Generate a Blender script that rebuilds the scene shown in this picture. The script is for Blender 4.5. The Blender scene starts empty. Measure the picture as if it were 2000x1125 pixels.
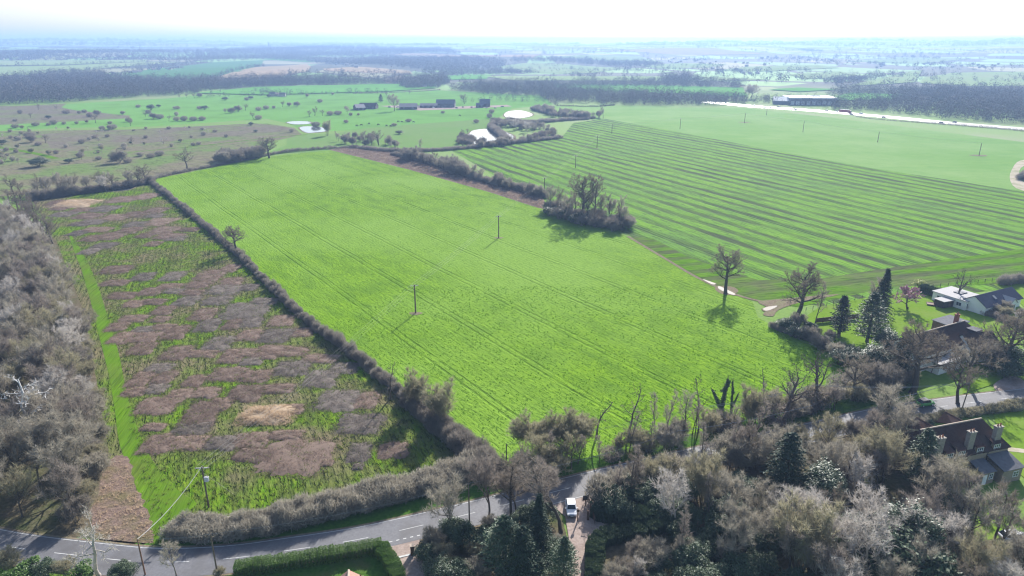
import bpy, math, random
import numpy as np
from mathutils import Vector

# ------------------------------------------------------------------ camera, sky, sun, exposure
sc = bpy.context.scene
COL = sc.collection
FPX, HOR, CX, CY, CAMH = 1345.0, 84.0, 1000.0, 562.5, 75.0
PITCH = math.atan((CY - HOR) / FPX)
cam = bpy.data.objects.new('camera', bpy.data.cameras.new('camera'))
COL.objects.link(cam)
cam.data.sensor_width = 36.0
cam.data.lens = FPX / 2000.0 * 36.0
cam.data.clip_start = 1.0
cam.data.clip_end = 60000.0
cam.location = (0, 0, CAMH)
cam.rotation_euler = (math.pi / 2 - PITCH, 0, 0)
sc.camera = cam

SUN_AZ, SUN_EL = math.radians(18.0), math.radians(28.5)
w = bpy.data.worlds.new('World')
sc.world = w
w.use_nodes = True
nt = w.node_tree
nt.nodes.clear()
sky = nt.nodes.new('ShaderNodeTexSky')
sky.sky_type = 'NISHITA'
sky.sun_disc = False
sky.sun_elevation = SUN_EL
sky.sun_rotation = SUN_AZ
sky.altitude = 80
sky.air_density = 1.0
sky.dust_density = 1.5
sky.ozone_density = 1.0
bg = nt.nodes.new('ShaderNodeBackground')
bg.inputs['Strength'].default_value = 0.094
wo = nt.nodes.new('ShaderNodeOutputWorld')
nt.links.new(sky.outputs[0], bg.inputs[0])
nt.links.new(bg.outputs[0], wo.inputs[0])

sun = bpy.data.objects.new('sun', bpy.data.lights.new('sun', 'SUN'))
COL.objects.link(sun)
sun.data.energy = 5.0
sun.data.angle = math.radians(0.55)
sun.data.color = (1.0, 0.96, 0.90)
sdir = Vector((math.cos(SUN_EL) * math.sin(SUN_AZ), math.cos(SUN_EL) * math.cos(SUN_AZ), math.sin(SUN_EL)))
sun.rotation_euler = (-sdir).to_track_quat('-Z', 'Y').to_euler()
sun.location = (60, 200, 160)

vs = sc.view_settings
vs.view_transform = 'Standard'
vs.look = 'None'
vs.gamma = 1.0
vs.use_curve_mapping = False
vs.exposure = 1.15
sc.cycles.use_denoising = True
sc.cycles.use_adaptive_sampling = False
sc.cycles.filter_width = 1.25
sc.cycles.max_bounces = 5
sc.cycles.diffuse_bounces = 2
sc.cycles.glossy_bounces = 2
sc.cycles.transmission_bounces = 2
sc.cycles.volume_bounces = 0
sc.cycles.transparent_max_bounces = 4
sc.cycles.sample_clamp_indirect = 4.0
sc.cycles.sample_clamp_direct = 6.0

HAZE_DENSITY = 2.1e-4
HAZE_COLOR = (0.345, 0.53, 0.89)
HAZE_ANISO = 0.24

# ------------------------------------------------------------------ helpers: places
_c, _s = math.cos(PITCH), math.sin(PITCH)


def ray(px, py):
    u = (px - CX) / FPX
    v = (CY - py) / FPX
    return u, _c + v * _s, -_s + v * _c


def P(px, py, z=0.0):
    d = ray(px, py)
    t = (CAMH - z) / -d[2]
    return d[0] * t, d[1] * t


def sstep(a, b, x):
    t = np.clip((x - a) / (b - a), 0, 1)
    return t * t * (3 - 2 * t)


def height(x, y):
    x = np.asarray(x, float)
    y = np.asarray(y, float)
    D = np.hypot(x, y)
    az = np.degrees(np.arctan2(x, y))
    h = 46 * sstep(1500, 6000, D)
    roll = np.sin(x / 310 + 1.3) * np.sin(y / 420 + .4) + .6 * np.sin(x / 170 - y / 260)
    h = h + roll * 7.0 * sstep(1400, 2600, D)
    ridge = 58 * sstep(-16, -27, az) + 14 * np.exp(-((az + 12) / 9) ** 2) * 0 + 42 * sstep(4, 14, az) * (0.75 + .25 * np.sin(az * .55)) + 18 * sstep(18, 27, az)
    ridge = ridge + 3.5 * np.sin(az * 1.7) + 2.0 * np.sin(az * 4.1 + 1)
    h = h + (ridge + 9) * sstep(6000, 10500, D) * (1 - .8 * sstep(11000, 15500, D))
    return h


def T(px, py):
    """ground point seen at a picture position, on the rolling terrain"""
    d = ray(px, py)
    lo, hi = 50.0, 60.0
    hf = math.hypot(d[0], d[1])
    t = 60.0
    prev = t
    while t < 16000:
        if CAMH + d[2] * t < float(height(d[0] * t, d[1] * t)):
            lo, hi = prev, t
            for _ in range(18):
                m = (lo + hi) / 2
                if CAMH + d[2] * m < float(height(d[0] * m, d[1] * m)):
                    hi = m
                else:
                    lo = m
            t = hi
            break
        prev = t
        t *= 1.02
    return d[0] * t, d[1] * t


def vert(px, py, ty):
    """height of an upright thing whose foot is at px,py and whose top reaches row ty"""
    x, y = P(px, py)
    lo, hi = 0.0, 74.0
    for _ in range(40):
        m = (lo + hi) / 2
        dep = y * _c - (m - CAMH) * _s
        up = y * _s + (m - CAMH) * _c
        if CY - FPX * up / dep > ty:
            lo = m
        else:
            hi = m
    return lo


# ------------------------------------------------------------------ helpers: materials
MATS = {}


class NT:
    def __init__(s, name, rough=0.9, spec=0.3):
        s.m = bpy.data.materials.new(name)
        s.m.use_nodes = True
        s.t = s.m.node_tree
        s.b = s.t.nodes['Principled BSDF']
        s.b.inputs['Roughness'].default_value = rough
        s.b.inputs['Specular IOR Level'].default_value = spec

    def n(s, kind, ins=None, **props):
        x = s.t.nodes.new('ShaderNode' + kind)
        for k, v in props.items():
            setattr(x, k, v)
        for k, v in (ins or {}).items():
            if hasattr(v, 'is_linked') or isinstance(v, bpy.types.NodeSocket):
                s.t.links.new(v, x.inputs[k])
            else:
                x.inputs[k].default_value = v
        return x

    def math(s, op, a, b=None):
        return s.n('Math', {0: a, **({1: b} if b is not None else {})}, operation=op).outputs[0]

    def pos(s, ang=0.0, scale=(1, 1, 1)):
        g = s.n('NewGeometry').outputs['Position']
        return s.n('Mapping', {'Vector': g, 'Rotation': (0, 0, -ang), 'Scale': scale}).outputs[0] if ang == 0 else \
            s.n('Mapping', {'Vector': s.n('Mapping', {'Vector': g, 'Rotation': (0, 0, -ang)}).outputs[0], 'Scale': scale}).outputs[0]

    def noise(s, vec, scale, detail=3.0, rough=.55):
        return s.n('TexNoise', {'Vector': vec, 'Scale': scale, 'Detail': detail, 'Roughness': rough}).outputs[0]

    def ramp(s, fac, lo, hi):
        return s.n('MapRange', {0: fac, 1: lo, 2: hi, 3: 0.0, 4: 1.0}, clamp=True).outputs[0]

    def mix(s, fac, a, b):
        x = s.t.nodes.new('ShaderNodeMix')
        x.data_type = 'RGBA'
        for i, v in ((0, fac), (6, a), (7, b)):
            if isinstance(v, bpy.types.NodeSocket):
                s.t.links.new(v, x.inputs[i])
            else:
                x.inputs[i].default_value = v if i == 0 else (*v, 1)
        return x.outputs[2]

    def bump(s, h, strength, dist):
        b = s.n('Bump', {'Height': h, 'Strength': strength, 'Distance': dist})
        s.t.links.new(b.outputs[0], s.b.inputs['Normal'])

    def color(s, c):
        if isinstance(c, bpy.types.NodeSocket):
            s.t.links.new(c, s.b.inputs['Base Color'])
        else:
            s.b.inputs['Base Color'].default_value = (*c, 1)
        return s.m


def plain(name, c, rough=.8, spec=.3, var=.15, scale=2.0, metallic=0.0):
    """one colour with a little wear"""
    if name in MATS:
        return MATS[name]
    k = NT(name, rough, spec)
    v = k.noise(k.n('TexCoord').outputs['Object'], scale, 4)
    k.b.inputs['Metallic'].default_value = metallic
    MATS[name] = k.color(k.mix(k.ramp(v, .3, .7), [x * (1 - var) for x in c], [min(1, x * (1 + var)) for x in c]))
    return MATS[name]


def bark(name, c, c2, rough=.85, spec=.25, transl=0.0):
    """twigs and bark: tone differs from tree to tree"""
    k = NT(name, rough, spec)
    r = k.n('ObjectInfo').outputs['Random']
    v = k.noise(k.n('TexCoord').outputs['Object'], .35, 3)
    f = k.math('ADD', k.math('MULTIPLY', r, .55), k.math('MULTIPLY', k.ramp(v, .3, .7), .45))
    MATS[name] = k.color(k.mix(f, c, c2))
    if transl:
        translucent(k, transl)
    return MATS[name]


def translucent(k, amount):
    tr = k.t.nodes.new('ShaderNodeBsdfTranslucent')
    src = k.b.inputs['Base Color'].links[0].from_socket
    k.t.links.new(src, tr.inputs[0])
    mx = k.t.nodes.new('ShaderNodeMixShader')
    mx.inputs[0].default_value = amount
    k.t.links.new(k.b.outputs[0], mx.inputs[1])
    k.t.links.new(tr.outputs[0], mx.inputs[2])
    k.t.links.new(mx.outputs[0], k.t.nodes['Material Output'].inputs[0])


def leafmat(name, c, c2, rough=.45, spec=.5, transl=0.0):
    k = NT(name, rough, spec)
    r = k.n('ObjectInfo').outputs['Random']
    v = k.noise(k.n('TexCoord').outputs['Object'], 1.2, 3)
    f = k.math('ADD', k.math('MULTIPLY', r, .35), k.math('MULTIPLY', k.ramp(v, .3, .7), .65))
    MATS[name] = k.color(k.mix(f, c, c2))
    if transl:
        translucent(k, transl)
    return MATS[name]


def groundmat(name, a, b, c=None, ang=0.0, fine=1.2, stretch=.4, patch=.015, plo=.45, phi=.65, rows=None, bump=.5, dist=.25, rough=.95, spec=0.0, mid=None, specks=None, tram=None):
    """field surface: tufts (fine noise, drawn out along the drills), patches, optional drill rows"""
    k = NT(name, rough, spec)
    v = k.pos(ang, (stretch, 1, 1))
    v1 = k.pos(ang)
    nf = k.noise(v, fine, 4, .6)
    nm = k.noise(v, fine * .16, 3, .6)
    npch = k.noise(v1, patch, 4, .6)
    col = k.mix(k.ramp(nf, .34, .66), a, b)
    if mid:
        col = k.mix(k.math('MULTIPLY', k.ramp(nm, .42, .66), mid[1]), col, mid[0])
    if c:
        col = k.mix(k.ramp(npch, plo, phi), col, c)
    h = k.math('ADD', nf, k.math('MULTIPLY', nm, .8))
    if rows:
        period, rc, amt, wob = rows
        y = k.n('SeparateXYZ', {0: v1}).outputs[1]
        nw = k.noise(k.pos(ang, (.15, 1, 1)), .12, 3)
        ph = k.math('ADD', k.math('MULTIPLY', y, 2 * math.pi / period), k.math('MULTIPLY', nw, wob))
        sw = k.math('SINE', ph)
        rm = k.math('MULTIPLY', k.ramp(k.math('ADD', sw, k.math('MULTIPLY', k.math('SUBTRACT', nm, .5), 3.0)), -.25, .65), amt)
        brk = k.ramp(k.noise(k.pos(ang, (.22, .9, 1)), .05, 5, .7), .34, .60)
        rm = k.math('MULTIPLY', rm, k.math('ADD', .22, k.math('MULTIPLY', brk, .78)))
        col = k.mix(rm, col, rc)
        h = k.math('SUBTRACT', h, k.math('MULTIPLY', rm, .6))
    if specks:      # small dark gaps between tufts: (colour, amount, scale)
        ns = k.noise(k.pos(ang, (stretch * .8, 1, 1)), specks[2], 2, .7)
        m_ = k.ramp(ns, .54, .64)
        col = k.mix(k.math('MULTIPLY', m_, specks[1]), col, specks[0])
        h = k.math('SUBTRACT', h, k.math('MULTIPLY', m_, .5))
    if tram:        # wheel tracks of the sprayer, in pairs: (spacing, colour, amount)
        y = k.n('SeparateXYZ', {0: v1}).outputs[1]
        y = k.math('ADD', y, k.math('MULTIPLY', k.noise(k.pos(ang, (.02, .02, 1)), 1.0, 2), 2.0))
        pp = k.math('PINGPONG', y, tram[0] / 2)
        dl = k.math('ABSOLUTE', k.math('SUBTRACT', pp, .95))
        m_ = k.math('MULTIPLY', k.ramp(dl, .45, .2), k.ramp(nm, .25, .6))
        col = k.mix(k.math('MULTIPLY', m_, tram[2]), col, tram[1])
        h = k.math('SUBTRACT', h, k.math('MULTIPLY', m_, .7))
    k.bump(h, bump, dist)
    MATS[name] = k.color(col)
    return MATS[name]


# ------------------------------------------------------------------ helpers: meshes
class Geo:
    """collects vertices and faces for ONE mesh"""

    def __init__(s):
        s.v, s.f, s.n = [], [], 0

    def add(s, V, *Fs):
        V = np.asarray(V, float).reshape(-1, 3)
        for F in Fs:
            F = np.asarray(F, np.int64)
            if len(F):
                s.f.append(F + s.n)
        s.v.append(V)
        s.n += len(V)

    def arrays(s):
        return np.concatenate(s.v) if s.v else np.zeros((0, 3)), s.f

    def mesh(s, name, mat, smooth=False):
        V, F = s.arrays()
        return raw_mesh(name, V, F, mat, smooth)

    # simple solids -------------------------------------------------
    def box(s, cx, cy, cz, sx, sy, sz, rot=0.0):
        """centre of the base, full sizes"""
        c, n = math.cos(rot), math.sin(rot)
        V = []
        for z in (0, sz):
            for x, y in ((-1, -1), (1, -1), (1, 1), (-1, 1)):
                a, b = x * sx / 2, y * sy / 2
                V.append((cx + a * c - b * n, cy + a * n + b * c, cz + z))
        s.add(V, [(3, 2, 1, 0), (4, 5, 6, 7), (0, 1, 5, 4), (1, 2, 6, 5), (2, 3, 7, 6), (3, 0, 4, 7)])

    def poly(s, pts, th=None):
        """polygon (3-D points); th = offset vector for a slab"""
        n = len(pts)
        if th is None:
            s.add(pts, [tuple(range(n))])
        else:
            p2 = [(p[0] + th[0], p[1] + th[1], p[2] + th[2]) for p in pts]
            s.add(list(pts) + p2, [tuple(range(n))], [tuple(reversed(range(n, 2 * n)))],
                  [(i, i + n, (i + 1) % n + n, (i + 1) % n) for i in range(n)])

    def tube(s, P0, P1, R0, R1, n):
        P0 = np.asarray(P0, float).reshape(-1, 3)
        P1 = np.asarray(P1, float).reshape(-1, 3)
        N = len(P0)
        if N == 0:
            return
        R0 = np.broadcast_to(np.asarray(R0, float), (N,))
        R1 = np.broadcast_to(np.asarray(R1, float), (N,))
        d = P1 - P0
        d = d / np.maximum(np.linalg.norm(d, axis=1, keepdims=True), 1e-9)
        up = np.where(np.abs(d[:, 2:3]) > .9, np.array([[1., 0, 0]]), np.array([[0, 0, 1.]]))
        a = np.cross(d, up)
        a /= np.linalg.norm(a, axis=1, keepdims=True)
        b = np.cross(d, a)
        th = np.arange(n) * 2 * math.pi / n
        ring = a[:, None, :] * np.cos(th)[None, :, None] + b[:, None, :] * np.sin(th)[None, :, None]
        V = np.concatenate([P0[:, None] + ring * R0[:, None, None], P1[:, None] + ring * R1[:, None, None]], 1)
        i = np.arange(n)
        q = np.stack([i, (i + 1) % n, (i + 1) % n + n, i + n], 1)
        F = (q[None] + (np.arange(N) * 2 * n)[:, None, None]).reshape(-1, 4)
        s.add(V.reshape(-1, 3), F)

    def blades(s, P0, P1, W, rng):
        """thin pointed twigs, one triangle each"""
        P0 = np.asarray(P0, float).reshape(-1, 3)
        P1 = np.asarray(P1, float).reshape(-1, 3)
        N = len(P0)
        if N == 0:
            return
        side = np.cross(P1 - P0, rng.normal(size=(N, 3)))
        side /= np.maximum(np.linalg.norm(side, axis=1, keepdims=True), 1e-9)
        W = np.broadcast_to(np.asarray(W, float), (N,))[:, None] * .5
        V = np.stack([P0 - side * W, P0 + side * W, P1], 1).reshape(-1, 3)
        s.add(V, np.arange(3 * N).reshape(-1, 3))

    def leaves(s, C, Nrm, L, W, rng):
        """diamond leaves centred at C with normals Nrm"""
        N = len(C)
        Nrm = Nrm / np.maximum(np.linalg.norm(Nrm, axis=1, keepdims=True), 1e-9)
        a = np.cross(Nrm, rng.normal(size=(N, 3)))
        a /= np.maximum(np.linalg.norm(a, axis=1, keepdims=True), 1e-9)
        b = np.cross(Nrm, a)
        L = np.broadcast_to(np.asarray(L, float), (N,))[:, None] * .5
        W = np.broadcast_to(np.asarray(W, float), (N,))[:, None] * .5
        V = np.stack([C - a * L, C + b * W, C + a * L, C - b * W], 1).reshape(-1, 3)
        s.add(V, np.arange(4 * N).reshape(-1, 4))

    def copies(s, unit, xyz, scale, rot):
        """the unit (V, faces) repeated at places, joined"""
        V, Fs = unit
        xyz = np.asarray(xyz, float)
        N = len(xyz)
        if N == 0:
            return
        sc_ = np.asarray(scale, float)
        if sc_.ndim == 1:
            sc_ = np.stack([sc_] * 3, 1)
        c, n = np.cos(rot), np.sin(rot)
        X = V[None, :, :] * sc_[:, None, :]
        W = np.stack([X[..., 0] * c[:, None] - X[..., 1] * n[:, None], X[..., 0] * n[:, None] + X[..., 1] * c[:, None], X[..., 2]], -1) + xyz[:, None, :]
        off = (np.arange(N) * len(V))[:, None, None]
        s.add(W.reshape(-1, 3), *[(F[None] + off).reshape(-1, F.shape[1]) for F in Fs])


def raw_mesh(name, V, Fs, mat, smooth=False):
    me = bpy.data.meshes.new(name)
    me.vertices.add(len(V))
    me.vertices.foreach_set('co', np.asarray(V, np.float32).ravel())
    loops = np.concatenate([F.ravel() for F in Fs]) if Fs else np.zeros(0, np.int64)
    sizes = np.concatenate([np.full(len(F), F.shape[1]) for F in Fs]) if Fs else np.zeros(0, np.int64)
    me.loops.add(len(loops))
    me.loops.foreach_set('vertex_index', loops.astype(np.int32))
    me.polygons.add(len(sizes))
    st = np.concatenate([[0], np.cumsum(sizes)[:-1]]) if len(sizes) else sizes
    me.polygons.foreach_set('loop_start', st.astype(np.int32))
    if mat:
        me.materials.append(mat)
    me.update(calc_edges=True)
    me.polygons.foreach_set('use_smooth', np.full(len(sizes), bool(smooth)))
    return me


def tag(o, label=None, cat=None, group=None, kind=None):
    if label:
        o['label'] = label
    if cat:
        o['category'] = cat
    if group:
        o['group'] = group
    if kind:
        o['kind'] = kind
    return o


def link(name, me, parent=None, loc=(0, 0, 0), rot=0.0):
    o = bpy.data.objects.new(name, me)
    COL.objects.link(o)
    o.location = loc
    o.rotation_euler = (0, 0, rot)
    if parent:
        o.parent = parent
    return o


def empty(name, loc, rot=0.0, label=None, cat=None, group=None):
    o = link(name, None, None, loc, rot)
    o.empty_display_size = .5
    return tag(o, label, cat, group)


def copy_tree(o, parent=None):
    c = o.copy()
    COL.objects.link(c)
    c.parent = parent
    for ch in list(o.children):
        copy_tree(ch, c)
    return c


def smooth_line(pts, n=6, closed=False):
    """Catmull-Rom through points"""
    pts = [np.array(p, float) for p in pts]
    m = len(pts)
    out = []
    rng_ = range(m if closed else m - 1)
    for i in rng_:
        p0 = pts[(i - 1) % m] if closed or i > 0 else 2 * pts[0] - pts[1]
        p1, p2 = pts[i], pts[(i + 1) % m]
        p3 = pts[(i + 2) % m] if closed or i + 2 < m else 2 * pts[-1] - pts[-2]
        for j in range(n):
            t = j / n
            out.append(.5 * (2 * p1 + (p2 - p0) * t + (2 * p0 - 5 * p1 + 4 * p2 - p3) * t * t + (3 * p1 - p0 - 3 * p2 + p3) * t ** 3))
    if not closed:
        out.append(pts[-1])
    return out


def sheet(name, pts, z, mat, smooth=0, label=None, kind='structure', wob=0.0, seed=1):
    """flat piece of ground from ground points"""
    if smooth:
        pts = [tuple(p) for p in smooth_line(pts, smooth, True)]
    if wob:
        r = random.Random(seed)
        pts = [(p[0] + r.uniform(-wob, wob), p[1] + r.uniform(-wob, wob)) for p in pts]
    me = bpy.data.meshes.new(name)
    me.from_pydata([(p[0], p[1], z) for p in pts], [], [tuple(range(len(pts)))])
    import bmesh
    bm = bmesh.new()
    bm.from_mesh(me)
    bmesh.ops.triangulate(bm, faces=bm.faces[:])
    for f in bm.faces:
        if f.normal.z < 0:
            f.normal_flip()
    bm.to_mesh(me)
    bm.free()
    me.materials.append(mat)
    o = link(name, me)
    return tag(o, label, None, None, kind)


def PX(*pp):
    return [P(*p) for p in pp]


def ribbon(name, line, width, z, mat, kind='structure', parent=None, off=0.0, label=None):
    line = [np.array(p[:2], float) for p in line]
    L, R = [], []
    for i, p in enumerate(line):
        d = line[min(i + 1, len(line) - 1)] - line[max(i - 1, 0)]
        d /= max(np.linalg.norm(d), 1e-9)
        nrm = np.array((-d[1], d[0]))
        L.append((*(p + nrm * (width / 2 + off)), z))
        R.append((*(p + nrm * (-width / 2 + off)), z))
    g = Geo()
    n = len(line)
    g.add(L + R, [(i + n, i + 1 + n, i + 1, i) for i in range(n - 1)])
    o = link(name, g.mesh(name, mat), parent)
    if kind and not parent:
        o['kind'] = kind
    if label:
        o['label'] = label
    return o


def inside(pts, X, Y):
    pts = np.asarray(pts, float)
    r = np.zeros(X.shape, bool)
    j = len(pts) - 1
    for i in range(len(pts)):
        xi, yi = pts[i]
        xj, yj = pts[j]
        c = ((yi > Y) != (yj > Y)) & (X < (xj - xi) * (Y - yi) / ((yj - yi) if yj != yi else 1e-9) + xi)
        r ^= c
        j = i
    return r


def scatter(poly, spacing, rng, jit=.42):
    """jittered places inside a polygon"""
    poly = np.asarray(poly, float)
    x0, y0 = poly.min(0)
    x1, y1 = poly.max(0)
    gx, gy = np.meshgrid(np.arange(x0, x1 + spacing, spacing), np.arange(y0, y1 + spacing, spacing))
    gx = gx + (np.arange(gx.shape[0]) % 2)[:, None] * spacing * .5
    X = (gx + rng.uniform(-jit, jit, gx.shape) * spacing).ravel()
    Y = (gy + rng.uniform(-jit, jit, gy.shape) * spacing).ravel()
    k = inside(poly, X, Y)
    return np.stack([X[k], Y[k]], 1)


def along(line, step):
    line = [np.array(p[:2], float) for p in line]
    out = []
    acc = 0.0
    for a, b in zip(line, line[1:]):
        L = np.linalg.norm(b - a)
        if L == 0:
            continue
        t = acc
        while t < L:
            out.append((*(a + (b - a) * t / L), math.atan2(b[1] - a[1], b[0] - a[0])))
            t += step
        acc = t - L
    return np.array(out)

# ------------------------------------------------------------------ the ground
def far_ground_mat():
    k = NT('ground_patchwork', .95, .1)
    v = k.pos()
    n1 = k.noise(v, .9, 3)
    n2 = k.noise(v, .008, 4)
    near = k.mix(k.ramp(n1, .35, .65), (.10, .19, .022), (.145, .235, .04))
    near = k.mix(k.ramp(n2, .5, .68), near, (.17, .21, .085))
    vw = k.n('Mapping', {'Vector': v, 'Scale': (1, .62, 0.0)}).outputs[0]
    vd = k.n('VectorMath', {0: vw, 1: k.n('VectorMath', {0: k.n('TexNoise', {'Vector': vw, 'Scale': .004, 'Detail': 2.0}).outputs[1], 1: (90, 90, 0)}, operation='MULTIPLY').outputs[0]}, operation='ADD').outputs[0]
    vo = k.n('TexVoronoi', {'Vector': vd, 'Scale': .0042})
    sel = k.n('SeparateColor', {0: vo.outputs['Color']})
    edge = k.n('TexVoronoi', {'Vector': vd, 'Scale': .0042}, feature='DISTANCE_TO_EDGE').outputs[0]
    far = k.mix(k.ramp(sel.outputs[0], .42, .44), (.155, .27, .085), (.24, .235, .13))
    far = k.mix(k.ramp(sel.outputs[1], .5, .52), far, (.19, .33, .10))
    far = k.mix(k.ramp(sel.outputs[2], .62, .64), far, (.055, .062, .04))
    far = k.mix(k.ramp(edge, .055, .035), far, (.05, .055, .036))
    d = k.n('VectorMath', {0: v}, operation='LENGTH').outputs['Value']
    k.bump(n1, .3, .3)
    return k.color(k.mix(k.ramp(d, 1150, 1500), near, far))


def build_ground():
    rings = [0, 60, 130, 250, 450, 700, 950] + list(np.geomspace(1100, 15000, 88))
    S = 300
    th = np.arange(S) * 2 * math.pi / S
    X = np.array([r * np.sin(th) for r in rings[1:]])
    Y = np.array([r * np.cos(th) for r in rings[1:]])
    Z = height(X, Y)
    V = np.concatenate([[[0, 0, 0]], np.stack([X, Y, Z], -1).reshape(-1, 3)])
    tri = np.array([(0, 1 + (i + 1) % S, 1 + i) for i in range(S)])
    R = len(rings) - 1
    i = np.arange(S)
    q = []
    for r in range(R - 1):
        a = 1 + r * S
        q.append(np.stack([a + i, a + (i + 1) % S, a + S + (i + 1) % S, a + S + i], 1))
    o = link('ground', raw_mesh('ground', V, [tri, np.concatenate(q)], far_ground_mat(), True))
    tag(o, 'rolling ground of pasture and far patchwork fields running to the horizon', kind='structure')


build_ground()

# materials of the fields (drills of the middle field run along the long hedge)
A_CROP = math.radians(-54.6)
A_STR = math.radians(-64.0)
M_crop = groundmat('crop', (.098, .205, .003), (.160, .282, .008), (.155, .272, .03), A_CROP, 1.3, .4, .012, .42, .62,
                   bump=.8, dist=.35, rough=.95, spec=0.035, mid=((.06, .135, .006), .6), specks=((.05, .115, .002), .42, 1.7), rows=(1.6, (.065, .145, .004), .18, 1.5), tram=(19.0, (.05, .11, .004), .24))
M_stripe = groundmat('striped_crop', (.098, .225, .014), (.145, .275, .02), (.095, .195, .03), A_STR, 1.0, .2, .02, .48, .70,
                     rows=(9.8, (.046, .062, .024), .95, 3.0), bump=.9, dist=.4, rough=.95, spec=0.02, mid=((.066, .15, .02), .55), specks=((.045, .075, .03), .6, .9), tram=(58.8, (.03, .06, .018), .9))
M_head = groundmat('headland_crop', (.068, .16, .008), (.11, .21, .016), (.115, .12, .06), math.radians(16), 1.0, .18, .03, .5, .72,
                   rows=(8.0, (.085, .088, .05), .9, 1.6), bump=.7, dist=.3, specks=((.04, .06, .02), .5, 1.0))
M_pale = groundmat('pale_crop', (0.1056, 0.2178, 0.0264), (0.1294, 0.2508, 0.0370), (0.1584, 0.2640, 0.0660), math.radians(-5), .6, .12, .011, .42, .68, bump=.5, dist=.25, rough=.95, spec=0.03,
                   mid=((0.0898, 0.2178, 0.0264), .5), specks=((0.0660, 0.1716, 0.0198), .4, 1.2))
M_rough = groundmat('rough_grass', (0.075, 0.165, 0.008), (0.135, 0.20, 0.018), (0.145, 0.128, 0.070), math.radians(-68), 1.15, .4, .05, .44, .60,
                    rows=(1.9, (0.05, 0.062, 0.022), .35, 1.2), bump=1.0, dist=.5, mid=((0.075, 0.078, 0.034), .75), specks=((.035, .045, .012), .7, 1.3))
M_path = groundmat('mown_grass', (.075, .165, .006), (.115, .215, .014), (.10, .15, .022), math.radians(-82), 1.4, .12, .09, .45, .66,
                   bump=.6, dist=.2, mid=((.07, .13, .015), .6), specks=((.05, .085, .012), .45, 1.1))
M_verge = groundmat('verge_grass', (0.04, 0.096, 0.0144), (0.068, 0.14, 0.0224), (0.088, 0.096, 0.04), 0, 1.6, 1, .15, .5, .7, bump=.6, dist=.2)
M_lawn = groundmat('lawn', (0.1134, 0.1998, 0.0194), (0.1458, 0.2376, 0.0281), (0.1728, 0.2268, 0.0540), 0, 1.2, 1, .12, .5, .75, bump=.25, dist=.08)
M_shadeground = groundmat('leaf_litter', (.085, .07, .045), (.15, .125, .085), (.07, .085, .035), 0, 1.2, 1, .12, .45, .65, bump=.9, dist=.25)
M_litter = groundmat('dead_bracken', (.15, .105, .085), (.25, .185, .15), (.16, .135, .075), .6, 5.0, .4, .2, .45, .65, bump=1.0, dist=.35)
M_heath = groundmat('heath', (0.1281, 0.1281, 0.0671), (0.2013, 0.1891, 0.1159), (0.1281, 0.1830, 0.0586), 0, .55, .5, .022, .45, .60, bump=.9, dist=.6, mid=((0.1647, 0.1342, 0.1074), .75), specks=((0.0732, 0.0732, 0.0427), .6, .35))
M_heath2 = groundmat('heath_brown', (0.1260, 0.1140, 0.0780), (0.1860, 0.1656, 0.1260), (0.1440, 0.1680, 0.0720), 0, .5, .4, .02, .46, .66, bump=.9, dist=.6, mid=((0.1500, 0.1200, 0.1020), .7), specks=((0.0780, 0.0720, 0.0480), .6, .35))
M_golf = groundmat('golf_turf', (0.1209, 0.2574, 0.0546), (0.1404, 0.2808, 0.0663), (0.1131, 0.2262, 0.0507), math.radians(5), .5, .2, .02, .45, .65, bump=.2, dist=.2)
M_pasture = groundmat('pasture', (0.1317, 0.2092, 0.0659), (0.1550, 0.2325, 0.0775), (0.1279, 0.2247, 0.0581), math.radians(10), .5, .3, .018, .45, .65, bump=.3, dist=.25)
M_bramblebed = groundmat('bramble_bed', (.10, .075, .06), (.20, .15, .12), (.25, .20, .14), A_CROP, .8, .5, .08, .5, .7, bump=1.0, dist=.6)
M_asphalt = groundmat('asphalt', (.115, .115, .125), (.155, .155, .165), (.105, .102, .105), 0, 3.0, 1, .18, .45, .65, bump=.12, dist=.02, rough=.7, spec=.25)
M_motor = groundmat('motorway_surface', (.16, .155, .15), (.2, .195, .19), (.17, .165, .16), 0, 2.0, 1, .05, .45, .65, bump=.05, dist=.02, rough=.42, spec=.6)
M_drive = groundmat('gravel_drive', (.27, .215, .185), (.37, .30, .265), (.22, .17, .145), 0, 2.5, 1, .25, .5, .7, bump=.3, dist=.05)
M_track = groundmat('chalk_track', (.36, .31, .24), (.46, .40, .32), (.28, .27, .17), 0, .9, 1, .1, .45, .65, bump=.5, dist=.15)
M_mud = groundmat('bare_soil', (.14, .11, .075), (.22, .18, .13), (.18, .17, .10), 0, 1.6, 1, .3, .45, .65, bump=.7, dist=.2)
M_paint = plain('road_paint', (.50, .50, .49), .8, .1, .25, 1.5)
M_beige = groundmat('stubble', (0.3024, 0.2268, 0.1428), (0.3360, 0.2520, 0.1680), (0.2772, 0.2268, 0.1344), math.radians(20), .05, .3, .006, .45, .65, bump=.1)
M_teal = groundmat('young_wheat', (0.0713, 0.1676, 0.0606), (0.0820, 0.1818, 0.0677), (0.0856, 0.1782, 0.0713), 0, .05, .3, .006, .45, .65, bump=.1)
M_bright = groundmat('spring_wheat', (0.1125, 0.2700, 0.0562), (0.1237, 0.2850, 0.0638), (0.1050, 0.2475, 0.0525), 0, .05, .3, .006, .45, .65, bump=.1)
M_farpale = groundmat('far_pasture', (0.2093, 0.2818, 0.1127), (0.2294, 0.2979, 0.1288), (0.2415, 0.2818, 0.1368), 0, .03, .3, .006, .45, .65, bump=.1)

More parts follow.
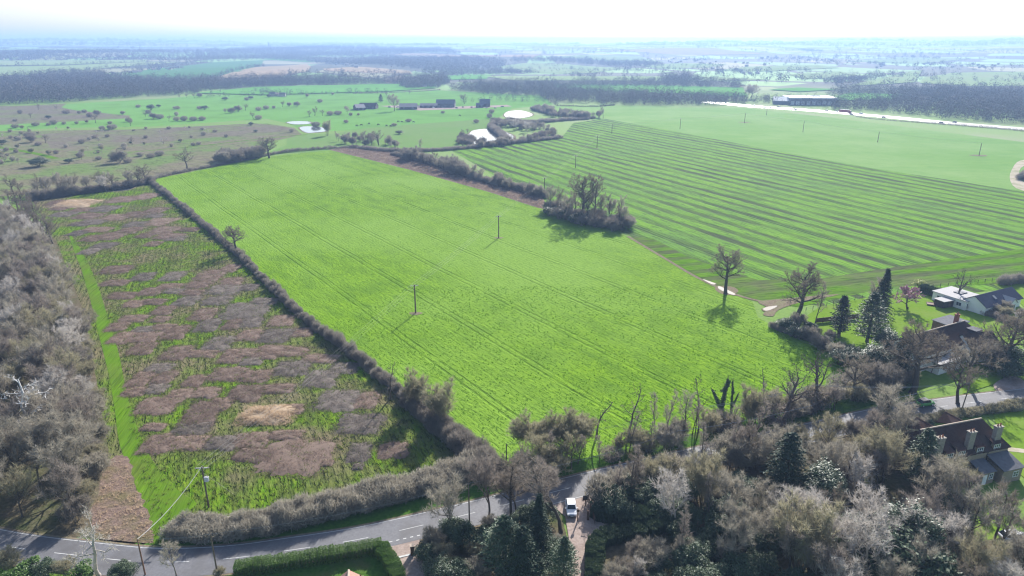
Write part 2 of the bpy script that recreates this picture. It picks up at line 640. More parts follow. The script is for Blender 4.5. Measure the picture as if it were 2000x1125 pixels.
# near and middle fields ------------------------------------------------
sheet('golf_course', PX((-120, 262), (120, 250), (300, 247), (520, 232), (560, 240), (600, 258), (800, 250), (960, 240), (1000, 212), (1080, 204), (1060, 187), (850, 176), (520, 183), (390, 186), (330, 192), (100, 205), (-100, 215)), .02, M_golf,
      label='pale green golf fairways below the clubhouse barns')
sheet('pasture', PX((560, 262), (640, 262), (720, 250), (800, 243), (960, 232), (985, 250), (930, 270), (905, 290), (760, 296), (655, 290), (640, 297), (520, 300), (560, 283)), .04, M_pasture)
sheet('heath', PX((-400, 262), (240, 253), (420, 246), (520, 241), (575, 250), (590, 263), (540, 275), (500, 290), (420, 318), (330, 352), (270, 366), (60, 380), (-500, 420)), .045, M_heath,
      label='rough brown heath with scattered bushes beyond the hedge')
sheet('heath', PX((-200, 210), (60, 206), (130, 202), (120, 210), (150, 216), (255, 226), (250, 231), (160, 236), (0, 244), (-250, 250)), .05, M_heath2)
sheet('heath', PX((80, 262), (320, 250), (500, 241), (560, 249), (578, 261), (420, 268), (250, 283), (100, 290)), .055, M_heath2)
ribbon('footpath', smooth_line(PX((-40, 283), (0, 288), (70, 300), (110, 310))), 5.0, .07, M_path)
ribbon('footpath', smooth_line(PX((250, 298), (400, 284), (520, 270), (600, 263))), 3.0, .07, M_path)
sheet('pale_field', PX((1180, 234), (1225, 214), (1330, 210), (1450, 211), (1600, 227), (1750, 246), (2050, 284), (2300, 310), (2300, 420), (1960, 372), (1700, 334), (1500, 300), (1320, 262)), .03, M_pale)
sheet('pale_field', PX((1050, 208), (1200, 206), (1330, 208), (1225, 216), (1180, 236), (1100, 228)), .026, M_pale)
sheet('striped_field', PX((880, 293), (1000, 282), (1095, 271), (1120, 240), (1180, 232), (1300, 253), (1500, 292), (1700, 328), (1960, 368), (2300, 415), (2300, 560), (2000, 560), (1740, 590), (1640, 600), (1490, 588), (1400, 560), (1300, 505), (1230, 460), (1150, 440), (1050, 392)), .06, M_stripe,
      label='winter wheat field drilled in light and dark stripes')
sheet('headland', PX((1232, 462), (1275, 466), (1350, 505), (1480, 547), (1600, 545), (1760, 520), (2000, 486), (2300, 450), (2300, 620), (2000, 560), (1940, 556), (1740, 560), (1560, 600), (1490, 590), (1400, 560), (1300, 505)), .08, M_head)
sheet('crop_field', PX((300, 350), (420, 327), (480, 313), (560, 302), (640, 294), (660, 292), (800, 330), (950, 372), (1060, 408), (1120, 430), (1225, 462), (1300, 507), (1400, 562), (1470, 590), (1480, 620), (1530, 650), (1660, 712), (1620, 760), (1490, 812), (1300, 862), (1130, 900), (985, 915), (930, 890), (800, 790), (690, 690), (540, 570), (400, 440)), .07, M_crop,
      label='bright green winter crop field between the two long hedges')
sheet('bramble_bed', PX((640, 292), (700, 285), (770, 297), (900, 335), (1060, 383), (1072, 410), (1050, 406), (950, 374), (800, 332)), .09, M_bramblebed, wob=.6)
sheet('rough_field', PX((60, 388), (150, 368), (290, 352), (400, 440), (540, 572), (690, 695), (800, 792), (930, 895), (900, 935), (750, 975), (600, 1010), (450, 1035), (345, 1045), (310, 1080), (250, 1078), (190, 1060), (190, 900), (160, 700), (120, 520), (80, 420)), .06, M_rough,
      label='rough grass field dotted with brown bramble plots beside the wood')
sheet('mown_path', PX((135, 455), (165, 500), (192, 560), (216, 640), (232, 690), (246, 760), (266, 830), (298, 900), (350, 960), (385, 985), (345, 1010), (330, 1040), (305, 1076), (296, 1040), (278, 990), (258, 930), (234, 870), (224, 800), (212, 730), (197, 670), (180, 600), (160, 530), (145, 490)), .09, M_path, 3)
sheet('dead_bracken_patch', PX((215, 900), (250, 895), (268, 950), (290, 1010), (300, 1050), (285, 1062), (200, 1060), (180, 1000)), .10, M_litter, 8, wob=.4)
sheet('woodland_floor', PX((-700, 420), (20, 400), (110, 470), (160, 600), (188, 740), (212, 880), (205, 960), (190, 1060), (30, 1050), (-300, 1045)), .095, M_shadeground)
sheet('woodland_floor', PX((820, 1045), (1060, 985), (1095, 1000), (1110, 1060), (1112, 1160), (830, 1160), (810, 1090)), .03, M_shadeground)
sheet('woodland_floor', PX((1150, 1010), (1185, 985), (1330, 930), (1500, 885), (1700, 840), (1790, 830), (1800, 900), (1850, 930), (1900, 1000), (2020, 1060), (2300, 1080), (2300, 1200), (1140, 1200), (1160, 1050)), .03, M_shadeground)
sheet('verge', PX((985, 912), (1130, 898), (1300, 860), (1490, 812), (1620, 762), (1640, 735), (1740, 700), (1800, 740), (1740, 782), (1620, 815), (1500, 845), (1370, 880), (1200, 915), (1050, 950), (900, 980), (700, 1036), (560, 1058), (430, 1077), (290, 1078), (150, 1066), (150, 1050), (310, 1064), (450, 1046), (600, 1018), (760, 978), (900, 935)), .10, M_verge)
sheet('lawn', PX((1545, 640), (1600, 600), (1700, 580), (1800, 568), (1860, 596), (1990, 640), (1990, 720), (1900, 690), (1760, 680), (1640, 690)), .11, M_lawn, label='garden lawn below the wheat headland')
sheet('lawn', PX((1940, 556), (2000, 545), (2200, 560), (2200, 640), (2000, 600), (1975, 575)), .12, M_lawn)
sheet('lawn', PX((1940, 810), (2100, 790), (2200, 900), (2030, 960), (1990, 925), (1960, 890)), .11, M_lawn)
sheet('lawn', PX((1880, 770), (1960, 745), (1945, 735), (1880, 750)), .12, M_lawn)
sheet('lawn', PX((1960, 742), (2060, 722), (2060, 752), (1975, 752)), .12, M_lawn)
sheet('lawn', PX((1905, 985), (1960, 985), (1965, 1050), (1900, 1060)), .11, M_lawn)
sheet('lawn', PX((430, 1122), (745, 1082), (785, 1122), (800, 1180), (430, 1180)), .11, M_verge)
ribbon('field_margin', smooth_line(PX((1226, 462), (1300, 506), (1350, 536), (1400, 561), (1450, 580), (1500, 592))), 1.3, .12, M_mud, label='pale worn strip between the two crop fields')
sheet('farm_track', PX((1480, 590), (1520, 585), (1640, 575), (1560, 592), (1520, 606), (1510, 618), (1490, 615), (1500, 602)), .115, M_mud, 3)
sheet('farm_track', PX((2030, 310), (1992, 314), (1978, 328), (1972, 348), (1985, 368), (2030, 378), (2030, 366), (2000, 356), (1990, 345), (1994, 328), (2012, 320)), .1, M_track, 3, label='pale stony track curving round the bush at the field edge')
sheet('bare_soil_patch', PX((1396, 563), (1412, 559), (1434, 562), (1442, 570), (1424, 577), (1404, 572)), .125, M_mud, 3)

# water --------------------------------------------------------------
kw = NT('pond_water', .06, .5)
wv = kw.noise(kw.pos(0, (1, 1, 1)), 1.2, 3)
kw.bump(wv, .05, .05)
M_water = kw.color((.03, .045, .05))


def pond(pts, label, bank=2.0, n=4):
    g = PX(*pts)
    c = np.mean(g, 0)
    out = [tuple(c + (np.array(p) - c) * (1 + bank / max(3., np.linalg.norm(np.array(p) - c)))) for p in g]
    sheet('pond_bank', out, .14, M_mud, n, wob=.2)
    sheet('pond', g, .17, M_water, n, label)


pond([(916, 262), (925, 255), (950, 252), (980, 256), (1003, 266), (995, 276), (960, 280), (925, 282), (905, 276)], 'round grey pond in the hooked hedge beside the striped field')
pond([(985, 226), (992, 218), (1018, 216), (1040, 223), (1030, 229), (1000, 232)], 'small bright pond behind the clubhouse lane')
pond([(585, 250), (600, 247), (628, 249), (637, 256), (615, 259), (598, 259)], 'lower of the two golf course ponds, with a lone bush on its rim', 2.5)
pond([(560, 239), (580, 237), (605, 238), (603, 242), (575, 243)], 'upper of the two golf course ponds, a thin pale sliver', 1.5)
pond([(205, 370), (225, 362), (250, 358), (266, 362), (255, 370), (225, 374)], 'small dark pond under the hedge at the top of the rough field', 1.0)
pond([(1403, 560), (1413, 563), (1436, 575), (1428, 576), (1405, 566)], 'long puddle on the field margin under the lone oak', .6, 3)
pond([(1490, 604), (1500, 600), (1518, 598), (1512, 603), (1497, 608)], 'puddle at the muddy turn of the farm track', .5, 3)
pond([(1372, 546), (1385, 550), (1398, 555), (1390, 556)], 'narrow puddle on the margin just above the lone oak', .4, 3)

# roads ----------------------------------------------------------------
ROAD = smooth_line(PX((-160, 1030), (0, 1066), (150, 1086), (290, 1099), (430, 1094), (560, 1077), (700, 1055), (830, 1026), (960, 994), (1070, 965), (1190, 935), (1300, 909), (1400, 886), (1513, 861), (1620, 837), (1737, 811), (1870, 791), (2000, 775), (2150, 757)), 8)
ribbon('road_edge', ROAD, 7.3, .13, M_mud)
road = ribbon('road', ROAD, 6.5, .15, M_asphalt, label='two lane country road curving past the foot of the fields')
road['label'] = 'two lane country road curving past the foot of the fields'
# painted lines: long dashes down the middle, edge line on the field side
dist = along(ROAD, .5)
nd = len(dist)
k0 = 0
while k0 < nd - 10:
    seg = [(x, y) for x, y, a in dist[k0:k0 + 9]]
    ribbon('centre_line', seg, .11, .156, M_paint, parent=road)
    k0 += 18
ribbon('edge_line', [(x, y) for x, y, a in dist], .10, .156, M_paint, parent=road, off=3.0)
e0, e1 = 0, 0
ribbon('edge_line', [(x, y) for x, y, a in dist if x > 0], .10, .156, M_paint, parent=road, off=-3.0)
for q in range(9):      # give-way dashes at the mouth of the brick drive
    a = np.array(P(720 + q * 13.5, 1069 - q * 3.0))
    b = np.array(P(726 + q * 13.5, 1067.6 - q * 3.0))
    ribbon('give_way_dash', [a, b], .18, .157, M_paint, parent=road)
sheet('driveway', PX((1078, 985), (1130, 962), (1180, 950), (1166, 985), (1150, 1010), (1165, 1020), (1220, 1028), (1260, 1024), (1330, 985), (1345, 992), (1300, 1022), (1240, 1040), (1180, 1046), (1158, 1060), (1150, 1085), (1148, 1160), (1108, 1160), (1112, 1060), (1104, 1010), (1092, 1000)), .145, M_drive, 0, label='pinkish gravel drive running down from the road past the parked white car')
sheet('driveway', PX((735, 1072), (830, 1042), (818, 1062), (812, 1085), (835, 1105), (860, 1160), (800, 1160), (775, 1105)), .14, M_drive, 0, label='brick and gravel drive mouth beside the clipped hedge')
ribbon('drive_kerb', PX((772, 1092), (808, 1083)), .35, .2, M_paint)
sheet('driveway', PX((1940, 752), (1975, 735), (2000, 745), (2010, 760), (1960, 770)), .145, M_drive, 3, label='short gravel pull-in off the road before the white house')
ribbon('garden_path', smooth_line(PX((1965, 878), (2000, 882), (2060, 892))), 1.6, .14, M_track)
MOTOR = smooth_line([P(*p) for p in ((1380, 199), (1460, 207), (1530, 212), (1600, 217), (1680, 224), (1760, 231), (1850, 240), (1950, 248), (2100, 260), (2400, 285))], 5)
ribbon('motorway', MOTOR, 25, .14, M_motor, label='wide glaring motorway crossing behind the pale field')
ribbon('central_barrier', MOTOR, .5, .5, plain('galvanised', (.3, .3, .3), .5, .5))
sheet('car_park', PX((740, 207), (820, 216), (920, 212), (1000, 208), (990, 205), (930, 207), (870, 209), (800, 205)), .13, M_drive, label='pale clubhouse car park in front of the barns')

# far fields --------------------------------------------------------------
def far_sheet(name, pix, mat, off=1.2, label=None):
    import bmesh
    pts = [T(*p) for p in pix]
    bm = bmesh.new()
    vs_ = [bm.verts.new((p[0], p[1], 0)) for p in pts]
    bm.faces.new(vs_)
    bmesh.ops.triangulate(bm, faces=bm.faces[:])
    xs = [p[0] for p in pts]
    ys = [p[1] for p in pts]
    st = max(70.0, (max(ys) - min(ys)) / 40, (max(xs) - min(xs)) / 40)
    for ax, lo, hi in ((0, min(xs), max(xs)), (1, min(ys), max(ys))):
        t = math.floor(lo / st) * st + st
        while t < hi:
            co = [0, 0, 0]
            no = [0, 0, 0]
            co[ax] = t
            no[ax] = 1
            bmesh.ops.bisect_plane(bm, geom=bm.verts[:] + bm.edges[:] + bm.faces[:], plane_co=co, plane_no=no)
            t += st
    for v in bm.verts:
        v.co.z = float(height(v.co.x, v.co.y)) + off
    for f in bm.faces:
        f.normal_update()
        if f.normal.z < 0:
            f.normal_flip()
    me = bpy.data.meshes.new(name)
    bm.to_mesh(me)
    bm.free()
    me.materials.append(mat)
    o = link(name, me)
    return tag(o, label, None, None, 'structure')


FAR = [
    ('wheat_field', [(205, 156), (300, 135), (420, 122), (515, 118), (508, 130), (470, 140), (420, 150), (365, 160)], M_teal),
    ('stubble_field', [(396, 160), (450, 143), (510, 131), (600, 125), (608, 132), (600, 140), (540, 152), (440, 162)], M_beige),
    ('stubble_field', [(630, 135), (700, 131), (800, 139), (806, 145), (720, 143), (640, 140)], M_beige),
    ('stubble_field', [(745, 156), (780, 149), (815, 150), (812, 161), (755, 163)], M_beige),
    ('wheat_field', [(380, 183), (500, 171), (750, 165), (850, 166), (850, 173), (760, 179), (520, 186)], M_bright),
    ('wheat_field', [(1050, 164), (1250, 166), (1450, 172), (1460, 190), (1390, 187), (1200, 180), (1090, 172)], M_bright),
    ('far_field', [(-100, 119), (120, 118), (290, 117), (285, 121), (120, 127), (-100, 131)], M_farpale),
    ('far_field', [(-100, 133), (120, 129), (300, 121), (355, 122), (200, 134), (100, 145), (-100, 153)], M_farpale),
    ('far_field', [(765, 107), (800, 104), (900, 108), (1000, 107), (1060, 107), (1040, 114), (900, 112)], M_beige),
    ('far_field', [(965, 131), (1020, 124), (1100, 125), (1220, 133), (1150, 144), (1050, 143)], M_farpale),
    ('far_field', [(852, 151), (900, 146), (960, 147), (950, 155), (858, 157)], M_bright),
    ('far_field', [(1080, 112), (1150, 107), (1250, 110), (1300, 122), (1200, 120)], M_farpale),
    ('far_field', [(1130, 101), (1400, 95), (1500, 105), (1300, 106)], M_beige),
    ('far_field', [(1250, 128), (1330, 124), (1420, 126), (1390, 133), (1290, 134)], M_farpale),
    ('far_field', [(940, 149), (1400, 151), (1500, 156), (1400, 159), (1000, 158)], M_farpale),
    ('far_field', [(1540, 146), (1640, 140), (1690, 150), (1570, 155)], M_farpale),
    ('far_field', [(1655, 169), (1700, 158), (1780, 140), (1802, 138), (1785, 162)], M_farpale),
    ('far_field', [(1805, 152), (1860, 143), (2050, 140), (2050, 167), (1900, 170), (1795, 163)], M_farpale),
    ('far_field', [(1610, 197), (1660, 182), (1765, 186), (1775, 197)], M_bright),
    ('far_field', [(1400, 138), (1460, 131), (1600, 128), (1640, 133), (1500, 140)], M_farpale),
    ('far_field', [(1640, 120), (1760, 112), (1900, 114), (1800, 124)], M_farpale),
    ('far_field', [(1500, 176), (1560, 172), (1640, 176), (1560, 180)], M_bright),
    ('far_field', [(515, 117), (545, 112), (640, 118), (600, 122)], M_bright),
]
for nm, px_, m_ in FAR:
    far_sheet(nm, px_, m_)

# ------------------------------------------------------------------ plants: materials
B_oak = bark('oak_bark', (.075, .062, .05), (.12, .10, .078))
B_twig = bark('grey_twigs', (.27, .245, .195), (.395, .36, .295), .7, .3, transl=.38)
B_oaktwig = bark('oak_twigs', (.15, .125, .10), (.23, .195, .155), transl=.38)
B_olive = bark('olive_twigs', (.27, .245, .16), (.36, .33, .22), .7, .3, transl=.38)
B_pale = bark('pale_twigs', (.40, .37, .335), (.54, .50, .46), .6, .4, transl=.38)
B_brown = bark('brown_twigs', (.215, .185, .158), (.31, .27, .235), transl=.38)
B_dead = bark('dead_wood', (.11, .085, .07), (.17, .135, .115))
B_white = bark('bleached_wood', (.50, .48, .46), (.62, .60, .57), .6, .4)
B_hedge = bark('hedge_twigs', (.205, .182, .155), (.30, .27, .235), transl=.38)
B_far = bark('far_wood_crowns', (.10, .088, .08), (.17, .148, .13))
L_laurel = leafmat('laurel_leaves', (.055, .085, .045), (.085, .12, .062),   .55, .28, .18)
L_privet = leafmat('privet_leaves', (.07, .14, .025), (.12, .21, .04), .5, .4, .3)
L_dark = leafmat('dark_evergreen_leaves', (.035, .062, .03), (.06, .095, .045), .5, .4, .2)
L_fir = leafmat('conifer_needles', (.035, .055, .035), (.058, .085, .052), .7, .2)
L_cypress = leafmat('cypress_needles', (.05, .085, .042), (.085, .125, .065), .6, .4)
L_ivy = leafmat('ivy_leaves', (.035, .07, .025), (.06, .10, .035), .4, .5)
L_pink = leafmat('pink_blossom', (.50, .27, .33), (.62, .38, .44), .6, .3)
L_yellow = leafmat('forsythia_blossom', (.42, .45, .10), (.5, .5, .15), .6, .3)
L_white = leafmat('white_blossom', (.65, .63, .58), (.78, .76, .72), .6, .3)
L_straw = bark('straw_reeds', (.42, .31, .20), (.56, .43, .30), .7, .3, .4)
L_bramble = bark('bramble_canes', (.165, .12, .095), (.32, .235, .19), .8, .2, .4)
L_bramble2 = bark('dry_dock_stems', (.19, .135, .105), (.34, .25, .20), .8, .2, .4)
L_bramble3 = bark('grey_thistle_stems', (.15, .125, .105), (.285, .24, .205), .8, .2, .4)
L_tuft = leafmat('grass_tufts', (.08, .185, .008), (.12, .24, .016), .6, .2, .55)
L_tuft2 = leafmat('rough_tussocks', (.085, .15, .02), (.16, .18, .045), .7, .2, .5)


def nrm(v):
    return v / max(np.linalg.norm(v), 1e-9)


def grow(seed, H, r0, clear=.3, leader=.85, n=(10, 7, 5), ln=(.45, .42, .42), ang=(55, 48, 45), up=(.10, .12, .05),
         wig=.16, blades=(5, .95, .03), stems=1, spread=0.0, taper=1.0, crook=0.0, droop=0.0):
    """branching skeleton -> (thick segments, twig segments, blades). leader = share of H the main stem reaches"""
    rng = np.random.default_rng(seed)
    thick, thin, bl = [], [], []
    Z = np.array([0, 0, 1.0])

    def branch(p, d, L, r, lev):
        ns = (6, 4, 3, 2)[min(lev, 3)]
        pts = [p]
        rad = [r]
        step = L / ns
        for i in range(ns):
            d = nrm(d + rng.normal(size=3) * (wig + (crook if lev in (1, 2) else 0)) + Z * (up[min(lev, len(up) - 1)] if lev else .15) - (Z * droop if lev > 1 else 0))
            pts.append(pts[-1] + d * step)
            rad.append(r * (1 - (i + 1) / ns * (.78 if lev else .7) * taper))
        for i in range(ns):
            (thick if lev <= 1 else thin).append((pts[i], pts[i + 1], max(rad[i], .008), max(rad[i + 1], .006)))
        if lev < len(n):
            k = n[lev]
            t0 = clear if lev == 0 else .22
            for j in range(k):
                t = t0 + (1 - t0) * ((j + rng.uniform(0, .9)) / k)
                t = min(t, .999)
                i = int(t * ns)
                f = t * ns - i
                q = pts[i] + (pts[i + 1] - pts[i]) * f
                dd = nrm(pts[i + 1] - pts[i])
                a = math.radians(ang[lev] * rng.uniform(.75, 1.25))
                az = j * 2.399963 + rng.uniform(-.5, .5)
                u = nrm(np.cross(dd, np.array([.3, 1, .2]) if abs(dd[2]) > .8 else Z))
                v = np.cross(dd, u)
                nd = dd * math.cos(a) + (u * math.cos(az) + v * math.sin(az)) * math.sin(a)
                if lev:
                    nd = nd + Z * .12
                l = L * ln[lev] * (1.15 - .55 * (t if lev else (t - t0) / (1 - t0 + 1e-6))) * rng.uniform(.75, 1.2)
                if lev == 0:
                    l = H * ln[0] * (1.1 - .5 * (t - t0) / (1 - t0 + 1e-6)) * rng.uniform(.75, 1.2)
                rr = max(rad[i] * (.55 if lev == 0 else .5), .012)
                branch(q, nrm(nd), l, rr, lev + 1)
        if lev >= len(n) - 1 and blades[0]:
            m = blades[0] if lev == len(n) else blades[0] * 2
            for j in range(m):
                t = rng.uniform(.15, 1)
                i = min(int(t * ns), ns - 1)
                q = pts[i] + (pts[i + 1] - pts[i]) * (t * ns - i)
                dd = nrm(nrm(pts[i + 1] - pts[i]) * .8 + rng.normal(size=3) * .55 + Z * .15)
                bl.append((q, q + dd * blades[1] * rng.uniform(.5, 1.2)))

    for s_ in range(stems):
        if stems == 1:
            p, d = np.zeros(3), nrm(np.array([rng.normal() * .04, rng.normal() * .04, 1]))
        else:
            a = s_ * 2.4 + rng.uniform(-.4, .4)
            p = np.array([math.cos(a), math.sin(a), 0]) * .12 * math.sqrt(s_)
            d = nrm(np.array([math.cos(a) * spread * rng.uniform(.3, 1.2), math.sin(a) * spread * rng.uniform(.3, 1.2), 1]))
        branch(p, d, H * leader * (1 if stems == 1 else rng.uniform(.7, 1.05)), r0 * (1 if stems == 1 else rng.uniform(.6, 1)), 0)
    return thick, thin, bl, rng


PROTO = {}


def tree_proto(key, name, bark_m, twig_m, trunk_name='trunk', crown_name='crown', **kw):
    wb = (kw['blades'][2] if 'blades' in kw else .03) * 1.45
    thick, thin, bl, rng = grow(**kw)
    g = Geo()
    a = np.array([(*s[0], *s[1], s[2], s[3]) for s in thick])
    big = a[:, 6] > .07
    g.tube(a[big, 0:3], a[big, 3:6], a[big, 6], a[big, 7], 6)
    g.tube(a[~big, 0:3], a[~big, 3:6], a[~big, 6], a[~big, 7], 4)
    # flared foot
    f = thick[0]
    g.tube([f[0] + np.array([0, 0, -.3])], [f[0] + np.array([0, 0, .5])], [f[2] * 1.5], [f[2] * 1.0], 8)
    c = Geo()
    if thin:
        a = np.array([(*s[0], *s[1], s[2], s[3]) for s in thin])
        big = a[:, 6] > .022
        c.tube(a[big, 0:3], a[big, 3:6], a[big, 6], a[big, 7], 3)
        c.blades(a[~big, 0:3], a[~big, 3:6] + (a[~big, 3:6] - a[~big, 0:3]) * .25, wb * 1.7, rng)
    if bl:
        b = np.array([(*s[0], *s[1]) for s in bl])
        c.blades(b[:, 0:3], b[:, 3:6], wb, rng)
    parts = [(trunk_name, g.mesh(trunk_name, bark_m, True))]
    if c.n:
        parts.append((crown_name, c.mesh(crown_name, twig_m)))
    PROTO[key] = (name, parts, kw['H'])
    return parts


def leaf_shell(rng, n, R, hz, lumps=9, flat=.6, L=.3, base=.15):
    """leaf clumps over a lumpy mound: centres and normals"""
    cs = []
    for i in range(lumps):
        a = i * 2.4 + rng.uniform(-.9, .9)
        rr = R * .75 * math.sqrt((i + .3) / lumps) * rng.uniform(.7, 1.15)
        zz = hz * (base + (.72 - base) * rng.uniform(.45, 1.1) * (1 - .45 * rr / R))
        cs.append((math.cos(a) * rr, math.sin(a) * rr, zz, R * rng.uniform(.22, .46), hz * rng.uniform(.18, .36)))
    C, N = [], []
    per = n // lumps
    for cx, cy, cz, r, h in cs:
        d = rng.normal(size=(per, 3))
        d /= np.linalg.norm(d, axis=1, keepdims=True)
        d[:, 2] = np.where(rng.random(per) < .75, np.abs(d[:, 2]), d[:, 2])
        k = rng.uniform(.55, 1.0, (per, 1)) + np.abs(rng.normal(size=(per, 1))) * .12
        p = np.array([cx, cy, cz]) + d * k * np.array([r, r, h])
        C.append(p)
        N.append(d * flat + np.array([0, 0, .55]) + rng.normal(size=(per, 3)) * .55)
    C = np.concatenate(C)
    N = np.concatenate(N)
    C[:, 2] = np.maximum(C[:, 2], .12)
    return C, N


def evergreen_proto(key, name, leaf_m, seed, R, hz, n, L, W, lumps=9, flat=.6, crown='leaves'):
    rng = np.random.default_rng(seed)
    C, N = leaf_shell(rng, n, R, hz, lumps, flat)
    g = Geo()
    g.leaves(C, N, L * rng.uniform(.45, 1.4, len(C)), W * rng.uniform(.5, 1.3, len(C)), rng)
    s = Geo()
    for i in range(7):
        a = i * .9 + rng.uniform(0, .3)
        e = np.array([math.cos(a) * R * .5, math.sin(a) * R * .5, hz * rng.uniform(.55, .8)])
        s.tube([e * 0 + [math.cos(a) * .2, math.sin(a) * .2, -.1]], [e], .09, .03, 5)
    PROTO[key] = (name, [('stems', s.mesh('stems', B_oak)), (crown, g.mesh(crown, leaf_m))], hz)


def conifer_proto(key, name, leaf_m, seed, H, R, n_whorl, per, prof, droop=.25, spray=.9, clear=.08, dens=9):
    rng = np.random.default_rng(seed)
    t = Geo()
    t.tube([(0, 0, -.3)], [(0, 0, H * .5)], H * .022 + .08, H * .014 + .04, 7)
    t.tube([(0, 0, H * .5)], [(0, 0, H * .97)], H * .014 + .04, .02, 6)
    P0, P1, SW = [], [], []
    for i in range(n_whorl):
        f = clear + (1 - clear) * (i + rng.uniform(0, .8)) / n_whorl
        z = H * f
        rad = R * prof(f)
        for j in range(per):
            a = rng.uniform(0, 2 * math.pi)
            L = rad * rng.uniform(.6, 1.12)
            d = np.array([math.cos(a), math.sin(a), 0])
            tip = np.array([0, 0, z]) + d * L + np.array([0, 0, -droop * L + rng.normal() * .1])
            root = np.array([0, 0, z + .05 * L])
            for q in range(dens):
                u = .18 + .85 * (q + rng.uniform(0, 1)) / dens
                p = root + (tip - root) * u
                sd = np.array([-d[1], d[0], 0]) * rng.choice((-1, 1))
                e = p + (d * .65 + sd * rng.uniform(.1, .95) + np.array([0, 0, rng.uniform(-.35, .3)])) * spray * rng.uniform(.5, 1.15) * (.55 + .45 * (1 - u * .4))
                P0.append(p)
                P1.append(e)
                SW.append(rng.uniform(.16, .34) * spray)
    # leading shoot
    for q in range(40):
        z = H * rng.uniform(.9, 1.0)
        a = rng.uniform(0, 6.28)
        P0.append(np.array([0, 0, z]))
        P1.append(np.array([math.cos(a) * .3, math.sin(a) * .3, z + .35]))
        SW.append(.12)
    g = Geo()
    g.blades(P0, P1, np.array(SW), rng)
    PROTO[key] = (name, [('trunk', t.mesh('trunk', B_oak)), ('foliage', g.mesh('foliage', leaf_m))], H)


# broadleaf trees in winter
for i in range(3):
    tree_proto('oak%d' % i, 'oak_tree', B_oak, B_oaktwig, seed=11 + i, H=13.0, r0=.42, clear=.34, leader=.78, n=(10, 7, 6), ln=(.46, .44, .40), ang=(58, 46, 46), up=(.05, .10, .06), wig=.17, blades=(4, .85, .035))
for i in range(2):   # wide heavy-limbed field oak
    tree_proto('bigoak%d' % i, 'oak_tree', B_oak, B_oaktwig, seed=(41, 37)[i], H=15.0, r0=.58, clear=.40, leader=.80, n=(15, 8, 7), ln=(.40, .46, .42), ang=(66, 50, 46), up=(.07, .08, .05), wig=.11, blades=(5, .8, .04), crook=.03)
for i in range(4):   # soft feathery woodland crowns
    tree_proto('feather%d' % i, 'bare_tree', B_oak, (B_twig, B_olive, B_brown, B_twig)[i], seed=51 + i, H=12.0, r0=.22, clear=.28, leader=.72, n=(13, 7, 5), ln=(.44, .44, .46), ang=(46, 40, 36), up=(.13, .16, .16), wig=.12, blades=(6, 1.15, .036))
for i in range(3):   # upright ash / sycamore
    tree_proto('ash%d' % i, 'bare_tree', B_oak, (B_oaktwig, B_twig, B_brown)[i], seed=71 + i, H=14.0, r0=.24, clear=.3, leader=.9, n=(12, 6, 5), ln=(.30, .42, .42), ang=(40, 38, 38), up=(.22, .18, .12), wig=.11, blades=(4, .9, .034))
for i in range(2):   # thin poles with small tops
    tree_proto('slender%d' % i, 'slender_tree', B_dead, B_brown, seed=81 + i, H=10.0, r0=.13, clear=.25, leader=.95, n=(12, 5, 3), ln=(.20, .42, .42), ang=(38, 36, 36), up=(.22, .2, .12), wig=.09, blades=(3, .7, .03))
for i in range(2):   # pale silvery tree
    tree_proto('pale%d' % i, 'bare_tree', B_pale, B_pale, seed=91 + i, H=11.0, r0=.22, clear=.25, leader=.75, n=(12, 7, 5), ln=(.42, .44, .44), ang=(48, 42, 40), up=(.1, .14, .12), wig=.14, blades=(5, 1.0, .036))
for i in range(3):   # many-stemmed scrub
    tree_proto('scrub%d' % i, 'bare_shrub', B_twig, (B_hedge, B_twig, B_olive)[i], 'stems', 'twigs', seed=101 + i, H=4.2, r0=.05, clear=.2, leader=.8, n=(6, 4, 3), ln=(.42, .5, .5), ang=(40, 42, 40), up=(.1, .1, .08), wig=.16, blades=(4, .75, .03), stems=14, spread=.75)
tree_proto('hazel0', 'hazel_bush', B_olive, B_olive, 'stems', 'twigs', seed=111, H=7.0, r0=.07, clear=.3, leader=.9, n=(9, 5, 3), ln=(.26, .45, .45), ang=(34, 34, 34), up=(.18, .16, .1), wig=.08, blades=(3, .8, .03), stems=9, spread=.45)
# dead and stag-headed trees
tree_proto('dead0', 'dead_tree', B_dead, B_dead, seed=121, H=11.5, r0=.30, clear=.35, leader=.98, n=(9, 4), ln=(.20, .45), ang=(62, 50), up=(.02, .05), wig=.12, blades=(1, .6, .04), crook=.22)
tree_proto('dead1', 'dead_tree', B_dead, B_dead, seed=124, H=12.0, r0=.24, clear=.3, leader=.95, n=(10, 5, 2), ln=(.30, .42, .4), ang=(60, 50, 45), up=(.06, .06, .05), wig=.13, blades=(1, .6, .035), crook=.22)
tree_proto('dead2', 'dead_tree', B_dead, B_dead, seed=127, H=13.0, r0=.48, clear=.4, leader=.82, n=(9, 5, 4), ln=(.42, .45, .42), ang=(56, 46, 44), up=(.06, .1, .08), wig=.16, blades=(2, .8, .035), crook=.12)
tree_proto('bleached0', 'dead_tree', B_white, B_white, seed=131, H=15.0, r0=.30, clear=.35, leader=.97, n=(11, 5, 2), ln=(.27, .45, .45), ang=(66, 52, 45), up=(.0, .05, .05), wig=.15, blades=(1, .6, .05), crook=.25)
tree_proto('bleached1', 'dead_tree', B_pale, B_pale, seed=133, H=12.0, r0=.33, clear=.45, leader=.85, n=(9, 6, 4), ln=(.33, .45, .42), ang=(60, 48, 44), up=(.03, .06, .05), wig=.17, blades=(2, .7, .035), crook=.2)
